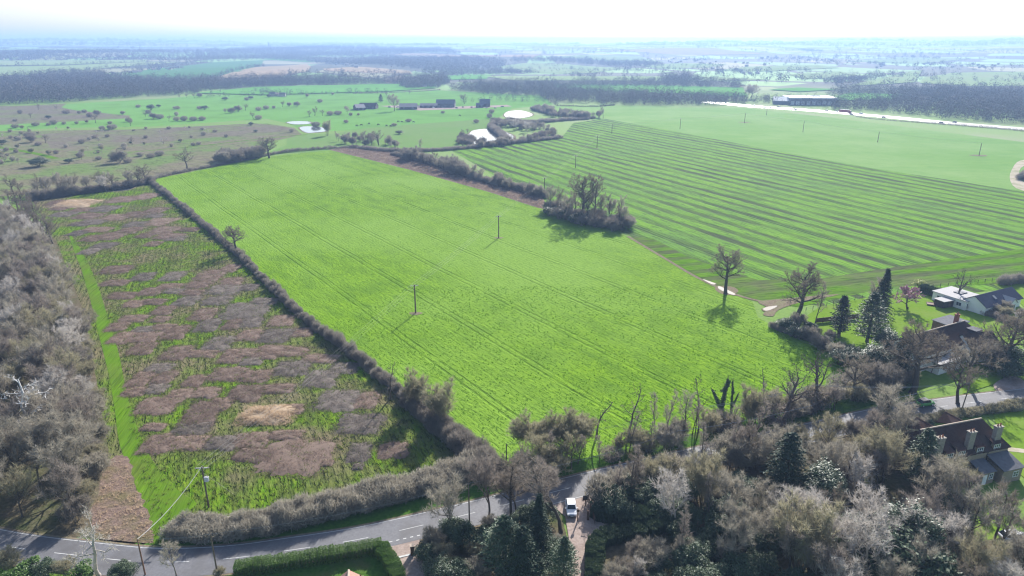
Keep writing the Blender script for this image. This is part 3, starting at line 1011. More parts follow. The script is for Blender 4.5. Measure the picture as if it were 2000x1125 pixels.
tree_proto('small0', 'small_bare_tree', B_brown, B_twig, seed=141, H=6.5, r0=.11, clear=.25, leader=.8, n=(10, 6, 4), ln=(.42, .45, .45), ang=(46, 42, 40), up=(.12, .14, .1), wig=.13, blades=(4, .6, .026))
tree_proto('blossom0', 'blossom_tree', B_oak, L_pink, 'trunk', 'blossom', seed=151, H=7.5, r0=.22, clear=.26, leader=.62, n=(10, 7, 5), ln=(.46, .45, .45), ang=(56, 46, 44), up=(.06, .08, .04), wig=.15, blades=(7, .5, .10))
# evergreens
for i in range(3):
    evergreen_proto('laurel%d' % i, 'laurel_bush', L_laurel, 201 + i, 2.8, 3.6, 9500, .27, .13, 26, .5)
evergreen_proto('dark0', 'evergreen_bush', L_dark, 211, 3.2, 4.2, 8000, .26, .15, 24, .8)
evergreen_proto('dark1', 'evergreen_tree', L_dark, 212, 3.0, 8.5, 10000, .28, .16, 34, .9)
evergreen_proto('privet0', 'green_bush', L_privet, 213, 1.6, 2.0, 2600, .22, .12, 7)
evergreen_proto('yellow0', 'yellow_shrub', L_yellow, 214, 1.9, 2.6, 2200, .22, .12, 8)
evergreen_proto('white0', 'blossom_shrub', L_white, 215, 1.6, 2.6, 900, .24, .16, 7)
conifer_proto('fir0', 'fir_tree', L_fir, 221, 13.0, 3.3, 72, 10, lambda f: max(.06, (1 - f) ** .85), .30, .62, dens=10)
conifer_proto('fir1', 'fir_tree', L_fir, 222, 11.0, 3.9, 60, 9, lambda f: max(.06, (1 - f) ** .5) * (1 if f > .12 else .8), -.05, .7, dens=11)
conifer_proto('cypress0', 'cypress_tree', L_cypress, 223, 10.0, 2.6, 56, 10, lambda f: max(.08, min(1, 1.5 * (1 - f) ** .7)), -.35, .6, dens=10)
conifer_proto('cypress1', 'cypress_tree', L_fir, 224, 8.0, 1.3, 48, 9, lambda f: max(.10, min(1, 1.8 * (1 - f) ** .8)), -.6, .5)
# ivy tree: V of dead limbs clothed in ivy
ivy = Geo()
iv = Geo()
rng = np.random.default_rng(5)
for d, L, z0, r in (((.10, 0, 1), 8.6, 0, .34), ((-.52, .1, 1), 5.0, 1.2, .22), ((.42, -.1, 1), 3.2, 4.8, .16)):
    d = nrm(np.array(d))
    b = np.array([d[0] * .0, 0, z0])
    p = [b + d * L * t + rng.normal(size=3) * .12 * t for t in np.linspace(0, 1, 7)]
    rr = np.linspace(r, .05, 7)
    ivy.tube(p[:-1], p[1:], rr[:-1], rr[1:], 6)
    n_ = int(520 * L / 5)
    t = rng.uniform(0, .9, n_)
    a = rng.uniform(0, 6.28, n_)
    q = b + d[None] * L * t[:, None] + np.stack([np.cos(a), np.sin(a), np.zeros(n_)], 1) * (.75 * (1 - t * .75) * rng.uniform(.3, 1, n_))[:, None]
    iv.leaves(q, np.stack([np.cos(a), np.sin(a), np.full(n_, .5)], 1) + rng.normal(size=(n_, 3)) * .4, .32, .26, rng)
for k in range(9):
    a = rng.uniform(0, 6.28)
    z = rng.uniform(4, 8.2)
    b = np.array([.08 * z, 0, z])
    e = b + np.array([math.cos(a), math.sin(a), rng.uniform(.2, 1)]) * rng.uniform(.8, 1.8)
    ivy.tube([b], [e], .05, .015, 4)
PROTO['ivy0'] = ('ivy_clad_tree', [('trunk', ivy.mesh('trunk', B_dead)), ('ivy', iv.mesh('ivy', L_ivy))], 8.6)

VAR = random.Random(77)


def plant(key, x, y, h=None, rot=None, label=None, cat='tree', group=None, z=0.0, wide=1.0, name=None):
    nm, parts, H = PROTO[key]
    s = (h / H) if h else 1.0
    e = empty(name or nm, (x, y, z), VAR.uniform(0, 6.28) if rot is None else rot, label, cat, group)
    e.scale = (s * wide, s * wide, s)
    for pn, me in parts:
        link(pn, me, e)
    return e


def plant_px(key, px, py, top=None, h=None, **kw):
    x, y = P(px, py)
    if top is not None:
        h = vert(px, py, top)
    return plant(key, x, y, h, **kw)


LOOK = {'feather0': 'grey', 'feather1': 'olive', 'feather2': 'brown', 'feather3': 'light grey', 'pale0': 'silvery', 'pale1': 'broken silvery', 'ash0': 'upright dark', 'ash1': 'upright grey', 'ash2': 'upright brown', 'oak0': 'round', 'oak1': 'loose', 'oak2': 'spreading',
        'scrub0': 'dark twigged', 'scrub1': 'grey', 'scrub2': 'olive', 'laurel0': 'shining', 'laurel1': 'shining', 'laurel2': 'shining', 'dark0': 'dull evergreen', 'bush0': 'greyish', 'bush1': 'brownish', 'bush2': 'pale', 'hazel0': 'many stemmed', 'slender0': 'thin', 'slender1': 'thin', 'bigoak0': 'heavy limbed'}


def describe(label, key, x, y, hf, n):
    """adds look, size and whereabouts so that alike plants can be told apart"""
    if n <= 6:
        return label
    dep = y * _c + CAMH * _s
    px, py = CX + FPX * x / dep, CY - FPX * (y * _s - CAMH * _c) / dep
    label = label.replace('bare ', '').replace('glossy ', '')
    size = 'tall ' if hf > .66 else 'low ' if hf < .33 else ''
    row = 'at the bottom edge' if py > 1090 else 'low in the picture' if py > 960 else 'beside the road' if py > 800 and px > 900 else 'midway up' if py > 620 else 'in its upper part'
    for t in ('%s%s %s, %s' % (size, LOOK.get(key, ''), label, row if n > 12 else ''), '%s%s %s' % (size, LOOK.get(key, ''), label), '%s %s' % (LOOK.get(key, ''), label), label):
        t = t.rstrip(', ')
        if len(t.split()) <= 16:
            return t


def grove(poly_px, spacing, keys, h0, h1, seed, label, group, cat='tree', wide=(.9, 1.15), keep=None, ground=False, name=None):
    rng = np.random.default_rng(seed)
    r = random.Random(seed)
    pts = scatter(poly_px if ground else PX(*poly_px), spacing, rng)
    for x, y in pts:
        if not (keep or in_view)(x, y):
            continue
        key = r.choice(keys)
        hh = r.uniform(h0, h1)
        plant(key, x, y, hh, label=describe(label, key, x, y, (hh - h0) / (h1 - h0), len(pts)), cat=cat, group=group, wide=r.uniform(*wide), name=name)
    return pts


def in_view(x, y, m=6.0):
    z = y * _c + CAMH * _s
    return abs(x) < z * (1000 / FPX) + m and y > 55


# hedges: one mesh each, made of many twiggy clumps
def twig_unit(seed, n, r, h, wl, ww, stems=8):
    rng = np.random.default_rng(seed)
    g = Geo()
    a = rng.uniform(0, 6.28, stems)
    P0 = np.stack([np.cos(a) * .15, np.sin(a) * .15, np.zeros(stems)], 1)
    P1 = np.stack([np.cos(a) * r * .7, np.sin(a) * r * .7, rng.uniform(.5, .85, stems) * h], 1)
    g.tube(P0, P1, .035, .012, 3)
    d = rng.normal(size=(n, 3))
    d /= np.linalg.norm(d, axis=1, keepdims=True)
    k = rng.uniform(.25, 1, (n, 1)) ** .5
    p = np.array([0, 0, h * .46]) + d * k * np.array([r, r, h * .46])
    dd = d * .6 + rng.normal(size=(n, 3)) * .6 + np.array([0, 0, .55])
    dd /= np.linalg.norm(dd, axis=1, keepdims=True)
    g.blades(p - dd * wl * .5, p + dd * wl * .6 * rng.uniform(.5, 1.2, (n, 1)), ww * rng.uniform(.7, 1.3, n), rng)
    V, F = g.arrays()
    V[:, 2] = np.maximum(V[:, 2], 0)
    return V, [np.concatenate([f for f in F if f.shape[1] == 4]), np.concatenate([f for f in F if f.shape[1] == 3])]


U_hedge = [twig_unit(301 + i, 420, 1.25, 2.6, .75, .075) for i in range(3)]
U_far = [twig_unit(311 + i, 120, 1.6, 2.6, 1.1, .16, 3) for i in range(3)]


def leaf_unit(seed, n, r, h, L, W, boxy=True):
    rng = np.random.default_rng(seed)
    if boxy:
        p = rng.uniform(-1, 1, (n, 3))
        ax = rng.choice(3, n, p=(.3, .3, .4))
        sg = np.where(rng.random(n) < .5, -1, 1)
        sg = np.where(ax == 2, 1, sg)
        p[np.arange(n), ax] = sg * rng.uniform(.86, 1.06, n)
        N = np.zeros((n, 3))
        N[np.arange(n), ax] = sg
        C = p * np.array([r, r, h * .5]) + np.array([0, 0, h * .5])
        N = N + rng.normal(size=(n, 3)) * .45 + np.array([0, 0, .25])
    else:
        C, N = leaf_shell(rng, n, r, h, 7)
    g = Geo()
    g.leaves(C, N, L * rng.uniform(.7, 1.2, n), W * rng.uniform(.7, 1.2, n), rng)
    V, F = g.arrays()
    V[:, 2] = np.maximum(V[:, 2], 0)
    return V, [np.concatenate(F)]


for i in range(3):
    V_, F_ = twig_unit(341 + i, 900, 1.75, 2.7, .8, .075, 10)
    V_[:, 0] *= (1.0, 1.25, .85)[i]
    PROTO['bush%d' % i] = ('bare_bush', [('twigs', raw_mesh('twigs', V_, F_, (B_hedge, B_brown, B_twig)[i]))], 2.7)

U_privet = [leaf_unit(321 + i, 700, .75, 1.0, .20, .11) for i in range(2)]
U_laurelhedge = [leaf_unit(331 + i, 900, 1.05, 1.0, .32, .16) for i in range(2)]


def hedge(line_px, step, units, mat, hs, wid, seed, label, rows=1, rowgap=1.2, group=None, cat='hedge', jit=.35, name='hedge', aligned=False, hvar=.22, ground=False):
    """hs: heights along the line (interpolated); one mesh"""
    rng = np.random.default_rng(seed)
    ln_ = smooth_line(line_px if ground else PX(*line_px), 5)
    pl = along(ln_, step)
    n = len(pl)
    t = np.linspace(0, 1, n)
    hh = np.interp(t, np.linspace(0, 1, len(hs)), hs)
    lump = 1 + hvar * (.8 * np.sin(np.arange(n) * .55 + seed) * np.sin(np.arange(n) * .21 + seed * 2) + .6 * np.sin(np.arange(n) * .083 + seed))
    ww = np.interp(t, np.linspace(0, 1, len(wid)), wid)
    g = Geo()
    for r_ in range(rows):
        o = (r_ - (rows - 1) / 2) * rowgap
        a = pl[:, 2]
        x = pl[:, 0] - np.sin(a) * o + rng.normal(size=n) * jit
        y = pl[:, 1] + np.cos(a) * o + rng.normal(size=n) * jit
        uh = units[0][0][:, 2].max()
        ur = np.abs(units[0][0][:, 0]).max()
        hz = hh * lump * (1 + rng.uniform(-hvar, hvar, n)) / uh
        wx = ww / 2 / ur * rng.uniform(.85, 1.2, n)
        rot = a if aligned else rng.uniform(0, 6.28, n)
        pick = rng.integers(0, len(units), n)
        for u in range(len(units)):
            k = pick == u
            g.copies(units[u], np.stack([x[k], y[k], np.zeros(k.sum())], 1), np.stack([wx[k] * (step / (ww[k]) * 1.3 if aligned else 1), wx[k], hz[k]], 1), rot[k])
    o = link(name, g.mesh(name, mat))
    return tag(o, label, cat, group)

# ------------------------------------------------------------------ hedges
hedge([(288, 352), (330, 384), (400, 442), (470, 503), (540, 573), (610, 636), (690, 697), (760, 752), (800, 786)], .62, U_hedge, B_hedge, (2.2, 2.0, 2.1, 2.3, 2.8), (2.2, 2.0, 2.4), 1,
      'long clipped bare hedge dividing the bright crop field from the rough field', rows=2, rowgap=.7, hvar=.42)
hedge([(800, 786), (850, 830), (900, 872), (945, 915), (965, 935)], .5, U_hedge, B_hedge, (2.8, 3.4, 3.9, 3.6), (2.6, 3.2, 3.6), 2,
      'tall overgrown end of the long hedge where it meets the road', rows=3, rowgap=1.3)
hedge([(345, 1038), (420, 1042), (520, 1030), (620, 1008), (700, 988), (780, 966), (860, 944), (920, 925), (960, 912)], .42, U_hedge, B_twig, (2.4, 3.2, 3.3, 3.4, 3.6), (3.4, 3.8, 4.0), 3,
      'thick grey bare hedge along the road below the rough field', rows=3, rowgap=1.5)
hedge([(768, 302), (850, 322), (930, 350), (1000, 368), (1068, 386)], .8, U_hedge, B_hedge, (3.0, 3.8, 4.2, 3.8, 3.4), (4.0, 4.4, 4.0), 4,
      'dense scrubby hedge between the brown bramble strip and the striped field', rows=2, rowgap=1.6)
hedge([(690, 288), (760, 296), (830, 296), (905, 291), (1000, 281), (1094, 270)], 1.2, U_far, B_hedge, (2.6, 3.0, 3.4, 3.6), (4.0, 4.5), 5,
      'dark hedge along the top edge of the striped field below the round pond', rows=2, rowgap=1.8)
hedge([(300, 350), (350, 338), (420, 325), (480, 312), (560, 298), (640, 291), (690, 288)], 1.3, U_far, B_hedge, (1.8, 2.2, 2.6, 2.2), (3.4, 3.8), 6,
      'low straggling hedge along the top of the bright crop field', rows=1)
hedge([(62, 392), (120, 384), (180, 376), (240, 368), (300, 356)], .8, U_hedge, B_hedge, (4.4, 4.6, 4.2, 3.6), (4.4, 4.6), 7,
      'dark thicket hedge along the top of the rough field behind its pond', rows=2, rowgap=1.8)
hedge([(465, 1120), (560, 1107), (650, 1092), (738, 1077), (745, 1080)], .55, U_privet, L_privet, (1.9, 2.0, 2.0), (1.5, 1.5), 8,
      'clipped green evergreen hedge along the road at the bottom edge', rows=2, rowgap=.8, jit=.06, aligned=True, hvar=.05)
hedge([(745, 1080), (758, 1098), (772, 1122), (780, 1140)], .55, U_privet, L_privet, (2.0, 1.9), (1.5, 1.5), 9,
      'clipped green hedge return beside the brick drive mouth', rows=2, rowgap=.8, jit=.06, aligned=True, hvar=.05)
hedge([(1165, 1004), (1200, 1018), (1250, 1020), (1275, 1008)], .6, U_laurelhedge, L_laurel, (2.4, 2.6, 2.4), (2.0, 2.2), 10,
      'clipped glossy laurel hedge beside the driveway gate', rows=2, rowgap=1.2, jit=.1, aligned=True, hvar=.08)
hedge([(1338, 1002), (1300, 1030), (1240, 1046), (1190, 1054), (1168, 1068), (1160, 1095), (1165, 1140)], .6, U_laurelhedge, L_laurel, (2.6, 2.0, 1.9, 2.0), (2.0, 2.0), 11,
      'curving laurel hedge along the inside of the gravel drive', rows=2, rowgap=1.1, jit=.15, aligned=True, hvar=.12)
hedge([(1505, 640), (1560, 660), (1600, 675), (1645, 698)], .6, U_hedge, B_hedge, (2.2, 2.0, 2.0), (1.6, 1.6), 12,
      'trimmed brown hedge on the crop field side of the gardens', rows=2, rowgap=.7, hvar=.08)
hedge([(1800, 570), (1830, 580), (1860, 592)], .6, U_privet, L_dark, (2.6, 2.6), (2.2, 2.2), 13,
      'dark green garden hedge beside the flat roofed shed', rows=2, rowgap=1, jit=.1, aligned=True, hvar=.06)
hedge([(1880, 600), (1940, 620), (2000, 640), (2080, 668)], .7, U_hedge, B_brown, (1.8, 2.0, 2.4), (2.2, 2.6), 14,
      'brown garden hedge in front of the white bungalow', rows=2, rowgap=.9, hvar=.12)
hedge([(1955, 556), (1990, 552), (2060, 560)], .7, U_hedge, B_hedge, (2.8, 3.2), (3.4, 3.4), 15,
      'rough hedge behind the lawn of the white bungalow', rows=2, rowgap=1.3)
hedge([(1745, 832), (1800, 822), (1870, 812), (1940, 803), (2010, 792), (2080, 782)], .6, U_hedge, B_olive, (1.2, 1.6, 1.8, 1.7), (2.2, 2.2), 16,
      'low olive hedge bank between the road and the brick cottages', rows=2, rowgap=1)
hedge([(1660, 223), (1700, 232), (1850, 244), (1960, 253), (2060, 262)], 3.0, U_far, B_hedge, (.8, 1.2, 2.0, 2.4), (4, 4.5), 17,
      'low dark hedge along the near side of the motorway', rows=1)
hedge([(990, 273), (960, 248), (985, 240), (1050, 240), (1100, 236), (1150, 233)], 1.6, U_far, B_hedge, (3.6, 4.5, 3.6, 3.6), (5.5, 6), 18,
      'broad scrub belt between the two ponds', rows=2, rowgap=3)
hedge([(1040, 214), (1070, 222), (1110, 228), (1160, 232)], 1.8, U_far, B_hedge, (5, 4.2, 3.4), (5.5, 5), 19,
      'dark hedge curving from the clubhouse lane to the striped field corner', rows=2, rowgap=3)
hedge([(1090, 207), (1160, 209), (1200, 206)], 2.6, U_far, B_far, (2.0, 2.4), (3.4, 3.4), 20,
      'thin clipped hedge below the far belt of woodland', rows=1)
hedge([(690, 183), (800, 180), (860, 176)], 3, U_far, B_hedge, (2, 2.4), (4, 4), 21, 'faint hedge behind the clubhouse fairways', rows=1)
hedge([(2000, 352), (2030, 345), (2060, 350)], .8, U_hedge, B_hedge, (5, 6, 5), (6, 6), 22, 'bushy dark clump inside the bend of the pale track', rows=3, rowgap=2)

# ------------------------------------------------------------------ single trees that stand out
one = plant_px
one('bigoak0', 1417, 574, 483, label='lone oak on the field margin with its shadow on the crop', wide=1.0, rot=.4)
one('bigoak1', 1557, 628, 517, label='broad thick-trunked oak at the corner of the gardens', wide=1.05, rot=1.0)
one('bigoak1', 463, 494, 440, label='small round oak growing out of the middle of the long hedge', wide=1.15)
one('oak1', 443, 482, 447, label='thinner bare tree just behind the oak in the long hedge', wide=.8)
one('oak2', 365, 331, 289, label='oak with a clear trunk at the top corner of the bright crop field', wide=1.25)
one('bigoak0', 526, 309, 267, label='large domed oak beside the dark thicket above the crop field', wide=1.3, rot=2)
one('dead0', 1165, 853, 775, label='dead spire of a tree with a short side branch by the road scrub', rot=.3)
one('dead1', 1226, 853, 748, label='dead tree with wide crooked arms standing in the road scrub', rot=1.2)
one('dead1', 1364, 842, 738, label='reddish dead tree with thin arms left of the ivy clad tree', rot=4.0, wide=.8)
one('ivy0', 1407, 806, 733, label='dead forked tree thickly clothed in dark ivy', rot=0.0)
one('ivy0', 1428, 806, 738, label='leaning ivy covered stem just right of the forked ivy tree', rot=2.6, wide=.55)
one('dead0', 1489, 804, 722, label='thin dead stem between the ivy trees and the wide dead oak', rot=2.2, wide=.7)
one('dead2', 1527, 834, 716, label='wide dead oak with long level arms above the road', rot=.9, wide=1.05)
one('dead2', 1597, 797, 688, label='tall bare oak with rising limbs at the crop field corner', rot=2.9, wide=1.0)
one('oak0', 1665, 782, 688, label='round headed bare oak beside the road opposite the ivy trees', rot=1.9, wide=.95)
for x, y, t, k, l in ((1303, 842, 768, 'slender0', 'first of four slender trees beside the wide armed dead tree'), (1333, 848, 762, 'ash1', 'fullest of the slender trees above the road scrub'),
                      (1280, 846, 772, 'slender1', 'thin tree standing right of the wide armed dead tree'), (1352, 850, 778, 'slender0', 'thin stem beside the reddish dead tree')):
    one(k, x, y, t, label=l, wide=1.1)
for x, y, t in ((1020, 880, 815), (1050, 884, 822), (1072, 886, 818), (1098, 882, 812), (1125, 878, 806), (1140, 872, 812)):
    one('hazel0', x, y, t, label='fine twigged hazel at the bottom edge of the crop field', cat='tree', group='hazels along the bottom of the crop field', wide=1.15)
one('bleached0', 73, 888, 733, label='bleached white dead tree with twisted arms in the left wood', rot=.5, wide=1.2)
one('bleached1', 193, 1126, 998, label='pale skeletal tree with spreading broken crown at the road bend', rot=1.0, wide=1.0)
one('small0', 345, 1126, 1062, label='small feathery bare tree in front of the road bend', wide=1.1)
one('feather0', 883, 1043, 932, label='bare tree with a broad fan crown beside the brick drive shrubs', wide=1.05, rot=.2)
one('ash0', 998, 1015, 890, label='leaning bare tree over the road left of the white car', wide=1.35, rot=1)
one('feather2', 955, 1012, 895, label='ivy stemmed bare tree between road and conifers', wide=1.0, rot=2)
one('ash2', 1095, 1040, 880, label='tall bare tree beside the gravel drive left of the white car', wide=1.25, rot=.5)
one('dead1', 762, 780, 704, label='bare sapling rising from the long hedge near its road end', wide=1.0).scale
one('hazel0', 815, 800, 728, label='upright hazel growing in the long hedge', cat='tree')
one('hazel0', 862, 830, 752, label='bushy hazel growing in the long hedge nearest the road', cat='tree', wide=1.2)
one('blossom0', 1772, 603, 552, label='pink blossom tree on the garden lawn', rot=.3, wide=1.15)
one('yellow0', 1797, 566, 545, label='yellow green shrub behind the pink blossom tree', cat='shrub')
one('dead2', 1868, 592, 527, label='bare upright tree in front of the flat white roof', wide=.9, rot=1.4)
one('fir0', 1716, 628, 526, label='tall dark pointed fir in the garden behind the oak', wide=1.1)
one('ash2', 1690, 610, 533, label='bare tree overlapping the tall dark fir', wide=1.2)
one('cypress0', 1693, 668, 572, label='broad dark cypress below the tall fir', wide=1.2)
one('cypress1', 1638, 655, 578, label='narrow column cypress on the lawn left of the firs', wide=1.4)
one('slender0', 1592, 632, 553, label='thin bare tree beside the thick trunked oak', wide=1.0)
one('dark1', 1728, 700, 636, label='dark yew mass below the fir trees', wide=1.15)
one('fir1', 1752, 740, 650, label='dark conifer before the white house', wide=.9)
one('dark1', 1700, 735, 668, label='dark evergreen at the roadside edge of the gardens', wide=1.2)
one('bigoak1', 1782, 768, 636, label='big spreading bare tree in front of the white house', wide=1.15, rot=3)
one('bigoak0', 1960, 724, 612, label='big bare tree at the roadside beyond the white house', wide=1.15, rot=5)
one('oak1', 1890, 752, 650, label='bare tree between the two big trees before the white house', wide=1.1)
one('ash0', 1780, 745, 660, label='bare tree standing against the white house', wide=1.3)
one('oak2', 1870, 790, 690, label='leaning bare tree on the verge behind the green car', wide=1.0)
one('fir1', 1528, 978, 848, label='big green fir standing over the road at the edge of the lower wood', wide=1.05)
one('cypress0', 1790, 952, 838, label='tall dark cypress beside the brick cottages', wide=.95)
one('cypress0', 1720, 845, 775, label='green conifer at the road edge left of the green car', wide=.9)
one('fir0', 1052, 1085, 966, label='pointed fir left of the gravel drive', wide=1.1)
one('cypress0', 985, 1120, 1010, label='grey green cypress in the shrubs by the bottom edge', wide=1.4)
one('cypress0', 1100, 1150, 1050, label='cypress at the bottom beside the gravel drive', wide=1.0)
one('fir1', 1020, 1140, 1030, label='dark fir in the shrubs at the bottom', wide=1.0)
one('dark0', 75, 325, None, h=6.0, label='round dark evergreen bush on the heath', cat='bush', wide=1.5)
one('hazel0', 640, 265, 236, label='bare sapling rising beside the golf course ponds', cat='tree')
one('pale0', 1030, 258, 236, label='pale willow on the scrub between the two ponds', wide=1.3)
one('pale1', 1010, 254, 232, label='second pale willow behind the round pond', wide=1.3)
one('oak0', 740, 284, 252, label='round bare oak on the hedge below the cattle pasture', wide=1.1)
one('oak1', 712, 284, 256, label='bushy bare tree beside the oak below the cattle pasture', wide=1.1)
one('ash1', 820, 296, 272, label='bare tree at the bend of the dark pond hedge', wide=1.2)
one('feather0', 770, 217, 184, label='tall feathery tree beside the clubhouse barns', wide=1.3)
one('oak0', 907, 203, 182, label='oak right of the big clubhouse barn', wide=1.1)
one('fir1', 744, 199, 184, label='small dark conifer behind the clubhouse barns', wide=1.2)
one('dark0', 295, 215, 203, label='dark cone shaped evergreen on the fairway', cat='bush', wide=.9)
one('oak2', 1125, 231, 214, label='small spreading oak on the hedge corner above the striped field', wide=1.3)
one('ash2', 1178, 231, 209, label='bare tree at the tip of the hedge above the striped field', wide=1.3)
one('oak1', 187, 240, 222, label='bare tree with a thin trunk on the far heath edge', wide=1.1)
one('feather3', 1466, 192, 163, label='tall grey tree standing where the motorway begins', wide=1.6)
one('feather2', 1458, 194, 168, label='second grey tree crowding the motorway end', wide=1.4)

# ------------------------------------------------------------------ groves
grove([(-160, 470), (20, 440), (80, 490), (122, 560), (148, 640), (166, 740), (180, 830), (190, 905), (172, 985), (140, 1035), (-120, 1038)], 5.4, ['feather0', 'feather1', 'feather2', 'feather3', 'feather0', 'pale0', 'feather2'], 9.5, 13.5, 1,
      'feathery tree in the left edge wood', 'trees of the left wood', keep=lambda x, y: in_view(x, y, 9))
grove([(20, 400), (80, 420), (118, 470), (128, 500), (80, 490), (10, 440)], 8, ['oak0', 'oak1', 'oak2'], 9, 12, 2, 'dark rounded oak on the upper edge of the left wood', 'oaks at the upper end of the left wood')
grove([(150, 640), (172, 640), (198, 830), (205, 900), (190, 1000), (150, 1045), (120, 1045), (150, 900)], 3.6, ['scrub0', 'scrub1', 'scrub2'], 3.0, 5.5, 3, 'low bare scrub at the edge of the left wood', 'scrub on the left wood edge', cat='shrub', name='wood_edge_scrub')
grove([(-260, 395), (20, 385), (60, 388), (180, 376), (290, 360), (300, 352), (170, 366), (50, 376), (-260, 380)], 6.5, ['oak0', 'oak1', 'oak2', 'feather0', 'feather3'], 7.5, 11.5, 4, 'bare hedgerow tree along the top of the rough field', 'hedgerow trees above the rough field', keep=in_view)
one('pale0', 208, 374, 342, label='pinkish pale tree beside the small dark pond', wide=1.2)
grove([(418, 322), (440, 312), (500, 305), (515, 308), (470, 316)], 5, ['scrub0', 'dark0', 'scrub1'], 6, 8, 5, 'dark bush of the thicket beside the domed oak', 'bushes of the thicket above the crop field', cat='bush', wide=(1.1, 1.4), name='thicket_bush')
# clump in the middle of the fields
grove([(1066, 405), (1110, 412), (1160, 424), (1228, 432), (1236, 446), (1190, 452), (1130, 438), (1068, 418)], 6.2, ['ash0', 'ash1', 'feather3', 'ash2'], 8, 12.5, 6, 'bare tree in the copse between the two crop fields', 'trees of the copse between the crop fields', wide=(.9, 1.1))
grove([(1066, 408), (1110, 418), (1160, 428), (1232, 438), (1236, 448), (1190, 454), (1130, 441), (1066, 420)], 3.4, ['scrub0', 'scrub1', 'scrub0', 'dark0'], 3.2, 5.8, 7, 'dark bare undergrowth in the copse between the two crop fields', 'undergrowth of the copse between the crop fields', cat='shrub', wide=(1., 1.3), name='copse_shrub')
one('bigoak0', 1140, 428, 338, label='tallest tree of the copse between the two crop fields', wide=1.0, rot=1.6)
one('ash0', 1162, 428, 348, label='tall branching tree just right of the tallest copse tree', wide=1.2)
grove([(790, 305), (860, 322), (930, 346), (945, 352), (930, 354), (850, 330), (785, 312)], 5.5, ['feather0', 'feather3', 'oak1', 'scrub0'], 6, 9, 8, 'bare tree in the scrubby hedge beside the bramble strip', 'trees in the scrubby hedge by the bramble strip')
grove([(945, 350), (1000, 366), (1060, 384), (1060, 390), (990, 374), (940, 358)], 7, ['scrub0', 'scrub1', 'ash1'], 4.5, 6.5, 9, 'low bare tree at the lower end of the scrubby hedge', 'low trees at the end of the scrubby hedge')
# between crop field and road
grove([(965, 945), (1000, 915), (1130, 900), (1300, 862), (1490, 815), (1620, 768), (1740, 722), (1742, 772), (1620, 802), (1500, 832), (1370, 866), (1200, 900), (1060, 938), (985, 958)], 3.3, ['scrub1', 'scrub2', 'bush1', 'scrub1', 'hazel0', 'bush0', 'scrub2'], 2.6, 5.4, 10, 'scrub between crop field and road', 'roadside scrub below the crop field', cat='shrub', wide=(1.0, 1.35), name='roadside_shrub')
grove([(990, 935), (1060, 915), (1160, 900), (1150, 915), (1060, 940), (1000, 952)], 5.5, ['feather2', 'feather1', 'ash1'], 6.5, 9, 11, 'bare tree leaning over the road below the crop field corner', 'trees over the road below the field corner')
grove([(1560, 800), (1640, 775), (1730, 735), (1735, 768), (1620, 805)], 5.5, ['feather1', 'feather2', 'scrub2'], 5.5, 8, 12, 'brown bare tree in the thicket by the road opposite the firs', 'thicket trees by the road')
one('white0', 1550, 808, 782, label='white blossoming shrub under the tall bare oak', cat='shrub')
grove([(985, 925), (1130, 905), (1300, 868), (1490, 822), (1560, 800), (1560, 815), (1490, 836), (1300, 880), (1130, 918), (1000, 945)], 3.7, ['slender0', 'slender1', 'ash1', 'slender0', 'hazel0'], 6, 9.5, 40, 'slender tree in the scrub below the crop field', 'slender trees below the crop field')
grove([(935, 1012), (1080, 978), (1085, 992), (1000, 1015), (940, 1030)], 4.5, ['feather0', 'ash1', 'slender0', 'feather2'], 8, 11, 41, 'bare tree on the south verge left of the drive', 'trees on the south verge left of the drive')
grove([(1185, 968), (1300, 935), (1400, 912), (1490, 892), (1495, 902), (1400, 924), (1300, 948), (1195, 985)], 4.0, ['slender0', 'feather2', 'ash1', 'feather1', 'slender1'], 7.5, 11, 42, 'bare tree on the south verge above the laurels', 'trees on the south verge above the laurels')
grove([(1300, 1010), (1400, 970), (1490, 980), (1510, 1060), (1450, 1120), (1320, 1120)], 6.0, ['feather3', 'hazel0', 'feather1', 'slender0', 'pale0', 'ash1'], 7.5, 11, 43, 'bare tree rising through the dark laurels', 'bare trees among the dark laurels')
grove([(1150, 978), (1250, 950), (1400, 915), (1500, 890), (1560, 872), (1565, 886), (1500, 904), (1400, 930), (1260, 965), (1165, 992)], 3.0, ['scrub1', 'hazel0', 'scrub2', 'bush2', 'feather2'], 4, 7, 44, 'bare scrub on the south verge hiding the road', 'scrub on the south verge', cat='shrub', name='verge_shrub')
# south of the road
grove([(1190, 985), (1250, 955), (1320, 930), (1400, 905), (1480, 885), (1485, 905), (1390, 930), (1300, 960), (1230, 1000)], 4.2, ['slender0', 'slender1', 'ash0', 'ash1'], 8, 11.5, 13, 'slender bare tree rising from the laurels south of the road', 'slender trees above the laurels', wide=(.9, 1.2))
grove([(1165, 985), (1200, 965), (1280, 945), (1330, 935), (1330, 985), (1280, 1002), (1200, 1010)], 3.2, ['laurel0', 'laurel1', 'laurel2'], 3.0, 4.6, 14, 'glossy laurel bush behind the clipped laurel hedge', 'laurels by the driveway gate', cat='bush')
grove([(1300, 1000), (1340, 950), (1480, 955), (1510, 1010), (1500, 1100), (1470, 1170), (1280, 1170), (1290, 1080)], 4.5, ['laurel0', 'laurel1', 'laurel2', 'scrub1', 'laurel0'], 2.8, 4.6, 15, 'laurel in the dark bottom mass', 'laurels of the dark bottom mass', cat='bush', wide=(.95, 1.2))
grove([(1200, 1075), (1270, 1062), (1290, 1110), (1270, 1170), (1200, 1170)], 3.8, ['scrub0', 'scrub1', 'pale0'], 3.5, 5, 16, 'bare brown shrub inside the curve of the laurel hedge', 'shrubs inside the curved laurel hedge', cat='shrub')
